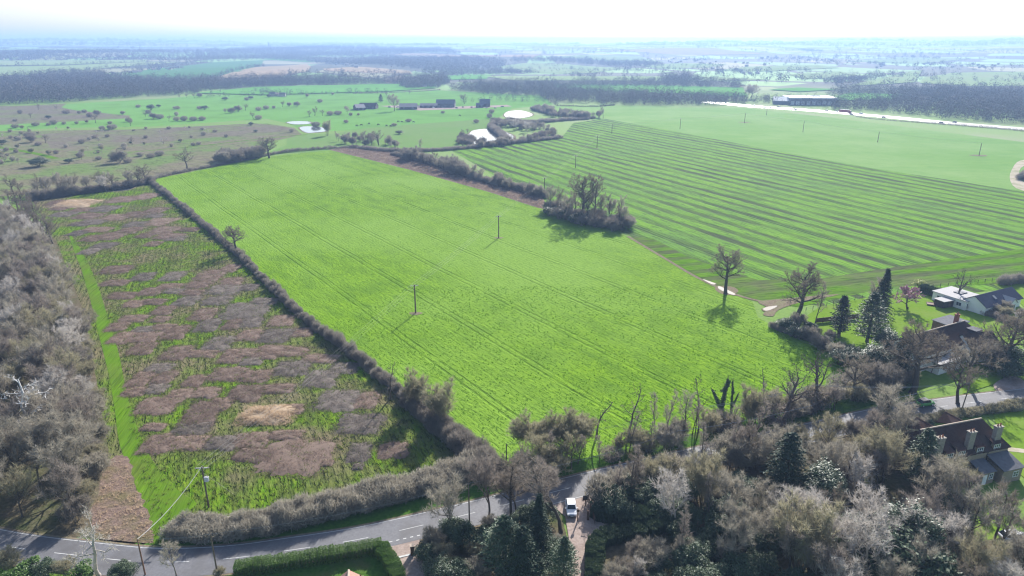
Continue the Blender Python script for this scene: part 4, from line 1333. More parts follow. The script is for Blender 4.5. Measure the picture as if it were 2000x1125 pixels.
grove([(1480, 925), (1560, 900), (1640, 868), (1720, 850), (1770, 850), (1790, 900), (1770, 960), (1700, 1000), (1620, 1010), (1560, 990)], 6.0, ['feather2', 'feather1', 'feather3', 'feather0', 'ash1'], 8.5, 12, 17, 'tree between the road and the cottages', 'wood between the road and the cottages', wide=(.9, 1.15))
grove([(1510, 1010), (1560, 990), (1640, 1000), (1760, 990), (1830, 960), (1880, 975), (1900, 1060), (2000, 1080), (2060, 1120), (2060, 1240), (1500, 1240)], 6.4, ['feather0', 'feather2', 'pale0', 'feather3', 'pale1', 'feather1', 'ash2', 'oak1'], 9, 12.5, 18, 'tree of the bottom right wood', 'trees of the bottom right wood', wide=(.9, 1.2))
grove([(1480, 905), (1640, 862), (1760, 850), (1770, 900), (1640, 1000), (1560, 1020)], 4.6, ['scrub0', 'scrub2', 'scrub1'], 3, 5, 19, 'bare undergrowth in the wood beside the road', 'undergrowth of the roadside wood', cat='shrub', name='woodland_shrub')
grove([(1500, 1060), (1640, 1020), (1830, 1000), (1900, 1080), (2040, 1130), (2040, 1220), (1500, 1220)], 4.8, ['scrub0', 'scrub2', 'bush2', 'scrub1', 'laurel1'], 2.8, 4.6, 20, 'low undergrowth beneath the bottom right wood', 'undergrowth of the bottom right wood', cat='shrub', name='undergrowth_shrub')
for x, y, t, k, l in ((1600, 1000, 900, 'dark1', 'dark evergreen behind the big green fir'), (1765, 1108, 985, 'dark1', 'tall dark evergreen in the middle of the bottom right wood'),
                      (1735, 1130, 1020, 'laurel0', 'glossy laurel beneath the tall dark evergreen'), (1655, 985, 892, 'pale1', 'silvery pale tree beside the big green fir'),
                      (1610, 1110, 1000, 'pale0', 'pale branched tree at the bottom of the wood'), (1560, 1120, 985, 'hazel0', 'olive stemmed hazel in front of the laurels'),
                      (1862, 985, 893, 'feather1', 'olive bare tree in front of the brick cottages'), (1818, 975, 892, 'feather2', 'brown bare tree against the cottage gable'),
                      (1940, 1062, 950, 'ash0', 'bare tree beside the sunlit patch of lawn'), (1985, 1078, 960, 'ash2', 'bare tree leaning over the silver car'),
                      (1900, 1080, 960, 'feather3', 'bare tree left of the sunlit patch of lawn')):
    one(k, x, y, t, label=l, wide=1.15)
# shrubs by the brick drive and conifers
grove([(835, 1062), (900, 1040), (960, 1025), (1080, 1010), (1100, 1060), (1100, 1160), (850, 1160)], 3.4, ['scrub1', 'laurel0', 'scrub2', 'dark0', 'laurel2'], 2.6, 4.2, 21, 'mixed evergreen and bare shrub between the two drives', 'shrubs between the two drives', cat='shrub', name='garden_shrub')
one('laurel1', 838, 1098, None, h=3.4, label='glossy laurel at the corner of the brick drive', cat='bush')
one('laurel0', 860, 1125, None, h=3.6, label='second laurel beside the brick drive at the bottom edge', cat='bush')
one('laurel2', 1085, 1105, None, h=4.2, label='laurel along the left side of the gravel drive', cat='bush')
one('white0', 905, 1060, 1040, label='pale leaved shrub below the fan crowned tree', cat='shrub')
for x, y, h, k, l in ((15, 1112, 3.4, 'scrub2', 'olive bush at the bottom corner beside the road'), (50, 1128, 3.0, 'privet0', 'yellowish green bush by the bottom corner'), (90, 1126, 2.8, 'laurel0', 'pale green shrub below the road bend'),
                      (130, 1122, 2.6, 'scrub2', 'brownish shrub below the road bend'), (240, 1126, 2.4, 'laurel1', 'green laurel right of the pale skeletal tree'), (165, 1130, 2.6, 'privet0', 'green bush left of the pale skeletal tree'),
                      (880, 1128, 2.4, 'privet0', 'blue green bush in the brick drive'), (430, 1124, 1.4, 'scrub2', 'low olive tangle at the start of the clipped hedge')):
    one(k, x, y, None, h=h, label=l, cat='bush', wide=1.1)
# gardens
grove([(1510, 632), (1560, 640), (1600, 650), (1660, 690), (1700, 735), (1640, 715), (1590, 680), (1530, 650)], 3.4, ['scrub0', 'scrub1', 'dark0', 'laurel1'], 2.6, 4.2, 22, 'garden shrub crowded under the oak and firs', 'shrubs under the garden oak and firs', cat='shrub', name='garden_shrub')
grove([(1700, 740), (1790, 690), (1860, 700), (1990, 700), (1990, 735), (1900, 745), (1790, 770), (1720, 775)], 5.5, ['feather0', 'oak1', 'scrub0', 'ash1', 'dark0'], 4, 8, 23, 'bare garden tree or bush screening the white house', 'trees screening the white house', name='garden_tree')
grove([(1930, 600), (2000, 622), (2060, 640), (2060, 660), (1990, 640), (1925, 612)], 3.5, ['scrub1', 'pale0', 'scrub2'], 2.2, 3.6, 24, 'bare shrub along the bungalow hedge', 'shrubs along the bungalow hedge', cat='shrub', name='garden_shrub')
grove([(1740, 840), (1800, 832), (1850, 822), (1800, 850), (1760, 870)], 3, ['scrub2', 'laurel0', 'scrub1'], 2, 3.5, 25, 'shrub behind the cottages by the road', 'shrubs behind the cottages', cat='shrub')
# scrub round the ponds
grove([(905, 270), (915, 260), (900, 268), (890, 285), (960, 290), (1090, 268), (1080, 262), (1010, 275), (960, 284)], 6, ['scrub0', 'scrub1', 'oak1'], 4, 6, 26, 'bare bush on the bank of the round pond', 'bushes round the round pond', cat='bush', name='pond_bush')
grove([(955, 252), (1000, 250), (1090, 266), (1060, 250), (1000, 240), (960, 240)], 6.5, ['scrub0', 'scrub1', 'feather0', 'feather3'], 4.5, 7, 27, 'bare scrub tree on the ground between the ponds', 'scrub trees between the ponds', name='scrub_tree')
grove([(1040, 216), (1060, 212), (1090, 222), (1160, 229), (1185, 230), (1150, 234), (1080, 230)], 7, ['scrub0', 'scrub1', 'oak2', 'feather0'], 4.5, 8, 28, 'bare bush in the hedge curving from the clubhouse lane', 'bushes in the curving lane hedge')
grove([(655, 272), (690, 268), (770, 280), (790, 292), (720, 288), (665, 282)], 8, ['slender1', 'scrub0', 'feather3'], 4.5, 7, 29, 'thin bare tree at the corner of the cattle pasture', 'thin trees at the pasture corner')
one('feather0', 725, 284, 260, label='broad bare tree on the pasture corner', wide=1.1)
# bushes on heath and fairways, as seen
BUSH = [(58, 268, 5), (62, 278, 6), (90, 280, 7), (75, 284, 3), (160, 280, 4), (185, 270, 3), (210, 268, 3), (258, 283, 6.5), (255, 281, 2), (285, 270, 3), (330, 252, 2.5), (370, 250, 2), (395, 254, 2.5), (420, 258, 2.5), (442, 268, 3),
        (490, 245, 3.5), (500, 258, 2.2), (232, 318, 8), (225, 314, 3.5), (135, 318, 3), (193, 312, 2.6), (192, 299, 1.8), (275, 305, 3.5), (295, 308, 3.5), (312, 304, 4), (250, 318, 3), (160, 312, 6), (110, 300, 3), (10, 318, 6),
        (5, 282, 4), (30, 250, 4), (20, 258, 3), (200, 254, 4.5), (215, 254, 4.5), (220, 252, 5), (70, 246, 4), (95, 245, 3), (105, 243, 5), (125, 243, 3), (150, 242, 3), (170, 241, 3.5), (255, 246, 6), (252, 238, 5), (215, 242, 3),
        (40, 222, 5), (30, 237, 3), (75, 214, 7), (95, 232, 4), (130, 222, 5), (60, 230, 6), (110, 215, 6), (175, 228, 5), (155, 222, 4), (190, 226, 6), (240, 224, 4), (165, 220, 4),
        (285, 228, 6), (300, 232, 6), (312, 232, 5.5), (330, 236, 6), (345, 236, 5), (360, 236, 5.5), (378, 236, 5), (395, 235, 4.5), (345, 226, 5), (290, 222, 5),
        (440, 222, 6), (452, 221, 6), (465, 218, 7), (480, 216, 8.5), (505, 216, 5), (520, 213, 5), (535, 212, 4), (552, 209, 8), (565, 208, 5), (580, 208, 6), (605, 228, 7), (615, 226, 10), (630, 226, 7), (645, 225, 5), (660, 224, 5), (678, 223, 9),
        (495, 232, 8), (505, 233, 5), (482, 196, 5), (490, 194, 5), (390, 190, 6), (380, 192, 7), (365, 191, 7), (350, 192, 6), (243, 188, 5), (625, 200, 5), (685, 226, 4), (700, 225, 2.5), (676, 240, 3.5), (617, 247, 5), (570, 258, 4), (390, 213, 4),
        (345, 213, 4), (400, 214, 5), (310, 210, 4), (270, 210, 4), (440, 196, 5), (650, 186, 4), (600, 190, 5), (525, 190, 5), (865, 221, 3), (960, 221, 5), (956, 230, 5), (930, 240, 4), (780, 262, 3.5), (770, 246, 3), (798, 238, 3.5), (755, 188, 6), (800, 184, 6)]
r_ = random.Random(9)
for bx, by, bh in BUSH:
    k = r_.choice(['bush0', 'bush1', 'bush2', 'bush1', 'bush0', 'dark0', 'scrub1']) if bh < 6 else r_.choice(['oak0', 'oak1', 'scrub0', 'feather0', 'oak2'])
    heath = by > 255 or bx < 260
    one(k, bx, by, None, h=bh, label=('%s %s bush on the heath, %s' % ('tiny' if bh < 3 else 'low' if bh < 4.5 else 'tall', LOOK[k].split()[0], 'nearest the hedge' if by > 300 else 'midway back' if by > 262 else 'at its far edge')) if heath else
        ('%s %s bush on the fairways, %s' % ('low' if bh < 4.5 else 'middling' if bh < 6.5 else 'tall', LOOK[k].split()[0], 'left of the twin clumps' if bx < 430 else 'before the clubhouse' if bx > 610 else 'in the middle')),
        cat='bush', group='bushes on the heath' if heath else 'bushes on the golf course', wide=r_.uniform(.9, 1.5) if bh < 6 else 1.15, name='heath_bush' if heath else 'fairway_bush')

for bx, by, bh in [(r_.uniform(0, 420), r_.uniform(250, 322), r_.uniform(1.8, 4.2)) for _ in range(75)]:
    if by > 330 - bx * .12 or (bx > 280 and by > 300):
        continue
    k = r_.choice(['feather3', 'pale0', 'bush2', 'bush1', 'scrub2'])
    one(k, bx, by, None, h=bh, label='%s sapling on the heath, %s' % (('tall ' if bh > 3.4 else '') + LOOK[k].split()[0], 'nearest the hedge' if by > 300 else 'midway back' if by > 270 else 'at its far edge'), cat='sapling', group='saplings on the heath', name='heath_sapling')

# ------------------------------------------------------------------ bramble plots and tufts in the rough field
PLOT = [(112, 396, 16, 5), (205, 408, 24, 6), (240, 390, 26, 6), (285, 384, 20, 6), (172, 422, 26, 6), (125, 419, 22, 5), (182, 434, 24, 5), (228, 425, 26, 6), (268, 419, 24, 6), (303, 412, 20, 6), (158, 438, 20, 4), (190, 449, 26, 5), (182, 466, 20, 6), (216, 462, 26, 7), (205, 480, 22, 6),
        (268, 439, 24, 6), (312, 434, 26, 8), (322, 450, 26, 7), (330, 462, 26, 6), (345, 466, 18, 5), (160, 410, 18, 4), (255, 450, 22, 6),
        (228, 527, 28, 8), (281, 541, 20, 8), (339, 540, 20, 9), (412, 538, 28, 11), (226, 553, 26, 6), (295, 570, 22, 8), (366, 588, 22, 10), (240, 578, 28, 7), (333, 560, 24, 6), (375, 572, 22, 6), (440, 566, 34, 10), (478, 608, 46, 16), (262, 594, 20, 7), (300, 590, 24, 6), (398, 615, 24, 12), (407, 636, 22, 13), (345, 650, 22, 14),
        (318, 640, 22, 7), (490, 655, 24, 11), (538, 656, 34, 14), (428, 672, 28, 14), (550, 686, 52, 10), (450, 702, 24, 9), (345, 690, 26, 14), (572, 720, 34, 15), (380, 745, 20, 12), (500, 735, 32, 12), (482, 768, 36, 16), (628, 740, 32, 17), (312, 720, 26, 10), (352, 770, 24, 10),
        (310, 792, 40, 18), (395, 808, 34, 26), (662, 782, 42, 20), (572, 800, 22, 10), (578, 892, 66, 34), (308, 868, 30, 20), (434, 866, 34, 14), (705, 828, 46, 20), (560, 850, 34, 10), (768, 880, 30, 16), (300, 835, 24, 8), (700, 912, 10, 5), (640, 905, 12, 5), (430, 790, 24, 12), (520, 695, 26, 7)]
rz = random.Random(31)
QF = [(100, 405), (290, 372), (380, 450), (530, 590), (660, 705), (790, 850), (820, 890), (560, 900), (400, 880), (300, 860), (260, 760), (225, 640), (190, 540), (150, 470)]
fx_, fy_ = np.array([q[0] for q in QF]), np.array([q[1] for q in QF])
tries = 0
extra = []
while len(extra) < 46 and tries < 4000:
    tries += 1
    qx, qy = rz.uniform(100, 820), rz.uniform(385, 890)
    s_ = (qy - 80) / 650.0
    hw_, hh_ = rz.uniform(14, 30) * s_ + 6, (rz.uniform(5, 11) * s_ + 1.5) * (qy / 600)
    if not inside(QF, np.array([qx]), np.array([qy]))[0] or (490 < qy < 520 and qx > 190):
        continue
    if abs(qx - 522) < 75 + hw_ and abs(qy - 812) < 26 + hh_:
        continue
    if any(abs(qx - a) < (hw_ + b) * .75 and abs(qy - c) < (hh_ + d_) * .75 for a, c, b, d_ in PLOT + extra):
        continue
    extra.append((qx, qy, hw_, hh_))
PLOT += extra
rng = np.random.default_rng(404)


def plot_mesh(seed, mat, hmax=1.0, dens=2400, wid=.05):
    """unit plot: stalks over the square -1..1 with a ragged edge"""
    rg = np.random.default_rng(seed)
    X = rg.uniform(-1.05, 1.05, (dens * 2, 2))
    sup = (np.abs(X[:, 0]) ** 6 + np.abs(X[:, 1]) ** 6)
    X = X[sup + rg.normal(size=len(X)) * .4 < .85][:dens]
    lump = .55 + .3 * np.sin(X[:, 0] * 5 + seed) * np.sin(X[:, 1] * 6 + seed * 2) + .25 * rg.random(len(X))
    edge = np.clip(1.15 - (np.abs(X[:, 0]) ** 3 + np.abs(X[:, 1]) ** 3), .3, 1)
    h = hmax * lump * edge
    return X, h, rg


def bramble(cx, cy, hx, hy, ang, mat, hmax, label, group, name='bramble_plot', cat='bramble', dens=34, wid=.055, lean=.45):
    X, h, rg = plot_mesh(int(abs(cx * 7 + cy * 13)) % 9999, mat, hmax, int(min(4200, max(250, dens * 4 * hx * hy))))
    n = len(X)
    ns = 44
    aa = np.arange(ns) * 2 * math.pi / ns
    rr = (np.abs(np.cos(aa)) ** 7 + np.abs(np.sin(aa)) ** 7) ** (-1 / 7) * (.88 + .06 * np.sin(aa * 3 + hx) + .05 * np.sin(aa * 7 + hy)) * rg.uniform(.86, 1.04, ns)
    p = np.stack([X[:, 0] * hx, X[:, 1] * hy, np.zeros(n)], 1)
    g = Geo()
    # the bed of fallen stems, a low uneven mound under the standing ones
    ring = np.stack([np.cos(aa) * rr * hx, np.sin(aa) * rr * hy, np.zeros(ns)], 1)
    mid_ = ring * .86 + np.array([0, 0, 1]) * hmax * rg.uniform(.12, .34, (ns, 1))
    inn = ring * .45 + np.array([0, 0, 1]) * hmax * rg.uniform(.18, .5, (ns, 1))
    k_ = np.arange(ns)
    k1 = (k_ + 1) % ns
    g.add(np.concatenate([ring, mid_, inn, [[0, 0, hmax * .3]]]), np.stack([k_, k1, k1 + ns, k_ + ns], 1), np.stack([k_ + ns, k1 + ns, k1 + 2 * ns, k_ + 2 * ns], 1), np.stack([k_ + 2 * ns, k1 + 2 * ns, np.full(ns, 3 * ns)], 1))
    d = rg.normal(size=(n, 3)) * lean
    d[:, 2] = 1
    g.blades(p, p + d * h[:, None], wid * rg.uniform(.7, 1.6, n), rg)
    m = n // 2
    q = p[:m] + np.array([0, 0, 1]) * (h[:m, None] * rg.uniform(.3, .95, (m, 1)))
    dd = rg.normal(size=(m, 3)) * np.array([1, 1, .35])
    g.blades(q, q + dd * .32, wid * 1.3, rg)
    me = g.mesh(name, mat, True)
    o = link(name, me, None, (cx, cy, .06), ang)
    tag(o, label, cat, group)
    return o


ANG = math.radians(-66)
for i, (px, py, hw, hh) in enumerate(PLOT):
    x, y = P(px, py)
    x1, _y = P(px + hw, py)
    a, y1 = P(px, py - hh)
    big = hw > 40
    mat = (L_bramble, L_bramble2, L_bramble3)[(i * 5 + i // 3) % 3]
    lab = {33: 'large grey plot of dead stems beside the long hedge shadow', 57: 'largest reddish plot of dead stems near the bottom of the rough field'}.get(i)
    bramble(x, y, max(1.2, (x1 - x) * 1.12), max(1.2, (y1 - y) * 1.15), random.Random(i).uniform(-.12, .12), mat, .62 if py > 500 else .7,
            lab or ('%s %s plot of dead weed stems %s' % ('broad' if hw > 32 else 'small' if hw < 23 else 'middling', ('purplish brown', 'reddish', 'grey')[(i * 5 + i // 3) % 3],
                    'near the pale upper reed bed' if py < 430 else 'in the upper rough field' if py < 500 else 'midway down the rough field' if py < 640 else 'above the lower reed bed' if py < 780 else 'in the lowest rough field')) if True else ('brown plot of dead weed stems in the upper rough field' if py < 500 else 'brown plot of dead weed stems in the lower rough field'),
            None if lab else ('weed plots of the upper rough field' if py < 500 else 'weed plots of the lower rough field'), 'weed_plot', 'weed plot')
for (px, py, hw, hh), l in (((522, 812, 58, 20), 'pale straw reed bed in the lower rough field'), ((148, 398, 42, 9), 'long pale straw reed bed at the top of the rough field')):
    x, y = P(px, py)
    x1, _y = P(px + hw, py)
    a, y1 = P(px, py - hh)
    bramble(x, y, x1 - x, (y1 - y), .05, L_straw, 1.5, l, None, 'reed_bed', 'reeds', dens=60, wid=.07, lean=.3)

# tussocks over the rough field and tufts in the near crop: uncountable
def tuft_field(name, poly_px, spacing, unit, mat, s0, s1, seed, label, keep=None, z=.07):
    rg = np.random.default_rng(seed)
    pts = scatter(PX(*poly_px), spacing, rg, .5)
    cl_ = np.sin(pts[:, 0] * .61 + seed) * np.sin(pts[:, 1] * .37 + 2) + .7 * np.sin(pts[:, 0] * 1.7 - pts[:, 1] * 1.1)
    k = rg.random(len(pts)) < np.clip(.55 + .5 * cl_, .08, 1)
    pts = pts[k]
    if keep is not None:
        pts = pts[keep(pts[:, 0], pts[:, 1])]
    g = Geo()
    n = len(pts)
    g.copies(unit, np.column_stack([pts, np.full(n, z)]), rg.uniform(s0, s1, n), rg.uniform(0, 6.28, n))
    o = link(name, g.mesh(name, mat))
    tag(o, label, None, None, 'stuff')
    return o


def tuft_unit(seed, n, r, h, w):
    rg = np.random.default_rng(seed)
    p = np.column_stack([rg.normal(size=(n, 2)) * r * .45, np.zeros(n)])
    d = np.column_stack([rg.normal(size=(n, 2)) * .5, np.ones(n)])
    g = Geo()
    g.blades(p, p + d * h * rg.uniform(.5, 1, (n, 1)), w, rg)
    V, F = g.arrays()
    return V, [np.concatenate(F)]


U_tuft = tuft_unit(1, 5, .35, .30, .16)
U_tus = tuft_unit(2, 9, .45, .42, .10)
tuft_field('crop_tufts', [(640, 640), (800, 560), (1300, 560), (1440, 600), (1520, 650), (1640, 712), (1600, 760), (1490, 806), (1300, 856), (1130, 893), (985, 905), (930, 880), (800, 778), (690, 680)], 1.0, U_tuft, L_tuft, .5, 1.2, 1, 'tufts of young winter crop')
tuft_field('rough_tussocks', [(140, 470), (290, 380), (540, 590), (690, 712), (800, 810), (915, 900), (880, 930), (750, 965), (600, 1000), (450, 1025), (345, 1030), (310, 1070), (300, 1010), (270, 900), (235, 700), (195, 560)], 1.0, U_tus, L_tuft2, .45, 1.5, 2, 'rank grass tussocks between the weed plots')
U_brk = tuft_unit(3, 10, .6, .7, .07)
tuft_field('bracken_litter', [(215, 905), (245, 900), (268, 960), (288, 1010), (296, 1050), (200, 1056), (182, 1000)], .6, U_brk, L_straw, .5, 1.0, 3, 'flattened pinkish dead bracken by the wood')
tuft_field('strip_brambles', [(650, 292), (700, 287), (775, 300), (900, 338), (1058, 385), (1064, 406), (1040, 402), (950, 373), (800, 331)], 1.5, tuft_unit(4, 14, 1.0, .9, .09), L_bramble, .7, 1.5, 4, 'tangled brown brambles filling the strip')

# ------------------------------------------------------------------ poles and wires
M_wood = plain('creosoted_pole', (.16, .12, .095), .85, .2, .3, 1.5)
M_redpole = plain('reddish_pole', (.24, .125, .09), .85, .2, .25, 1.5)
M_steel = plain('grey_steel', (.42, .42, .43), .45, .5, .1)
M_white = plain('white_render', (.78, .77, .74), .8, .3, .06, .6)
M_wire = plain('aluminium_wire', (.30, .30, .30), .6, .3, .05)
M_porc = plain('brown_porcelain', (.25, .16, .11), .3, .6, .1)
TOPS = {}


def pole(px, py, top, label, group=None, arm=True, mat=None, r=.17, key=None, lean=0.0, rot=0.0):
    x, y = P(px, py)
    H = vert(px, py, top)
    e = empty('utility_pole', (x, y, 0), rot, label, 'utility pole', group)
    g = Geo()
    g.tube([(0, 0, -.5)], [(lean * H, 0, H)], [r], [r * .72], 8)
    g.poly([(lean * H + math.cos(a) * r * .72, math.sin(a) * r * .72, H) for a in np.arange(8) * math.pi / 4])
    link('post', g.mesh('post', mat or M_wood, False), e)
    if arm:
        c = Geo()
        c.box(lean * H, .0, H - .38, 2.3, .12, .14)
        c.tube([(lean * H - .7, 0, H - .3)], [(lean * H, 0, H - .95)], .025, .025, 4)
        c.tube([(lean * H + .7, 0, H - .3)], [(lean * H, 0, H - .95)], .025, .025, 4)
        link('crossarm', c.mesh('crossarm', M_steel), e)
        for s_ in (-1.05, 0.28, 1.05):
            i_ = Geo()
            i_.tube([(lean * H + s_, 0, H - .24), (lean * H + s_, 0, H - .12)], [(lean * H + s_, 0, H - .12), (lean * H + s_, 0, H + .02)], [.05, .07], [.07, .03], 6)
            link('insulator', i_.mesh('insulator', M_porc), e)
    TOPS[key or (px, py)] = np.array([x + lean * H, y, H])
    return e, H


FIELD = 'poles of the line across the fields'
e1, h1 = pole(408, 991, 911, 'pole with a transformer at the foot of the rough field', arm=True, r=.17, key='A', rot=.1)
t_ = Geo()
t_.box(.42, -.05, h1 - 2.9, .62, .5, .85)
for k in range(5):
    t_.box(.75 + .02, -.2 + k * .08, h1 - 2.85, .05, .03, .7)
link('transformer', t_.mesh('transformer', plain('transformer_grey', (.5, .53, .58), .5, .5)), e1)
b_ = Geo()
for s_ in (-.15, .05, .25):
    b_.tube([(.42 + s_, -.05, h1 - 2.06)], [(.42 + s_, -.05, h1 - 1.75)], .06, .03, 6)
link('bushing', b_.mesh('bushing', M_porc), e1)
s_ = Geo()
s_.tube([(0, 0, h1 - 1.2)], [(3.4, 3.2, 0)], .014, .014, 3)
link('stay_wire', s_.mesh('stay_wire', M_wire), e1)
for n_, (px, py, t, l) in enumerate(((812, 612, 556, 'nearest pole standing in the bright crop field with a long shadow'), (974, 465, 421, 'second pole in the bright crop field standing on a bare patch'), (1063, 386, 347, 'pole rising behind the hedge at the end of the bramble strip'),
                                      (1124, 328, 303, 'nearest pole in the striped field'), (1166, 289, 265, 'second pole in the striped field with a bare orange patch'), (1195, 261, 243, 'third pole in the striped field near the far corner'),
                                      (1328, 252, 231, 'pole at the edge of the pale field beyond the stripes'), (1454, 240, 221, 'pole in the pale field on a dark bare patch'), (1568, 258, 236, 'pole left of the middle of the pale field'),
                                      (1714, 278, 257, 'pole in the middle of the pale field'), (1912, 304, 279, 'pole at the right of the pale field on a bare patch'), (1497, 224, 209, 'small pole in front of the motorway'))):
    pole(px, py, t, l, FIELD, key='F%d' % n_, rot=.3 if n_ < 6 else 1.0, r=.24)
for n_, (px, py) in enumerate(((812, 613), (974, 465), (1166, 290), (1454, 239), (1912, 304))):
    x, y = P(px, py)
    s = 1.6 if n_ < 3 else 5
    sheet('bare_soil_patch', [(x + math.cos(a) * s * (1.2 + .3 * math.sin(3 * a)), y + math.sin(a) * s * .8) for a in np.arange(12) * math.pi / 6], .125, M_mud)
pole(284, 1124, 1053, 'reddish pole at the road bend, joined by the thick pale cable', mat=M_redpole, arm=False, key='B', r=.13)
pole(425, 1122, 1043, 'brown pole beside the road left of the clipped hedge', arm=False, key='C', r=.13)
pole(917, 1023, 944, 'pole with a lamp top beside the fan crowned tree', arm=False, key='D', r=.13)
pole(989, 905, 867, 'pole at the bottom corner of the bright crop field', arm=False, key='E', r=.13)
pole(1358, 846, 797, 'short pole in the road scrub by the slender trees', arm=False, key='F', r=.12)
pole(1584, 812, 752, 'pole in the scrub beside the tall bare oak', arm=False, key='G', r=.12)
pole(1876, 806, 748, 'leaning pole on the cottage side of the road behind the green car', arm=False, key='H', r=.13, lean=.08)


def wire(a, b, label, n=3, sag=.8, r=.012, gap=.95, group=None):
    a = TOPS[a] if isinstance(a, str) else np.array(a)
    b = TOPS[b] if isinstance(b, str) else np.array(b)
    d = b - a
    side = np.array([-d[1], d[0], 0])
    side = side / np.linalg.norm(side)
    g = Geo()
    for k in range(n):
        o = side * (k - (n - 1) / 2) * gap
        pts = [a + o + d * t - np.array([0, 0, sag * 4 * t * (1 - t)]) for t in np.linspace(0, 1, 13)]
        g.tube(pts[:-1], pts[1:], r, r, 4)
    tag(link('power_line', g.mesh('power_line', M_wire)), label, 'power line', group)


ch = ['A'] + ['F%d' % i for i in range(12)]
lab = ['from the transformer pole to the first crop field pole', 'between the two poles of the bright crop field', 'from the second crop field pole over the bramble strip', 'from the hedge pole into the striped field', 'between the two nearest striped field poles', 'between the second and third striped field poles',
       'from the striped field to the pale field', 'along the far edge of the pale field', 'left of the middle of the pale field', 'across the middle of the pale field', 'across the right of the pale field']
for i in range(11):
    wire(ch[i], ch[i + 1], 'thin wires ' + lab[i], group='wires of the line across the fields', r=.013)
wire('A', 'B', 'thick pale cable from the transformer pole down to the road pole', 1, .9, .06)
wire('B', 'C', 'thin cable between the two poles at the road bend', 1, .3, .02)
wire('C', 'D', 'thin cable along the road from the bend to the lamp topped pole', 1, 1.0, .02)
wire('D', (*P(1316, 905), 7.0), 'cable along the road past the white car', 1, 1.0, .025)
wire((*P(1316, 905), 7.0), (*P(1581, 850), 7.0), 'bright cable over the road scrub below the ivy clad trees', 1, .6, .045)
wire('E', 'F', 'cable along the bottom edge of the bright crop field', 2, .6, .02, .4)
wire('F', 'G', 'twin cables passing behind the ivy clad trees', 2, .5, .045, .5)
wire('G', 'H', 'cables over the road before the green car', 2, .8, .03, .4)
wire((*P(1737, 815), 4.5), (*P(1832, 790), 4.5), 'bright rail thin cable over the verge beside the green car', 1, .2, .06)

# ------------------------------------------------------------------ vehicles
def mesh_part(g, name, mat, parent, smooth=False):
    return link(name, g.mesh(name, mat, smooth), parent)


def loft(sections):
    """closed hull through equal rings"""
    g = Geo()
    n = len(sections[0])
    V = [v for s in sections for v in s]
    F = []
    for i in range(len(sections) - 1):
        for j in range(n):
            F.append((i * n + j, i * n + (j + 1) % n, (i + 1) * n + (j + 1) % n, (i + 1) * n + j))
    m = len(sections) - 1
    g.add(V, F, [tuple(reversed(range(n)))], [tuple(m * n + j for j in range(n))])
    return g


M_glass = plain('car_glass', (.02, .025, .03), .05, .8, .05)
M_tyre = plain('tyre_rubber', (.02, .02, .02), .9, .2)
M_alloy = plain('alloy', (.55, .55, .56), .35, .6)
M_lamp = plain('headlamp', (.8, .82, .85), .15, .7)
M_tail = plain('tail_lamp', (.35, .02, .02), .3, .6)
M_plateW = plain('number_plate', (.75, .75, .72), .5)


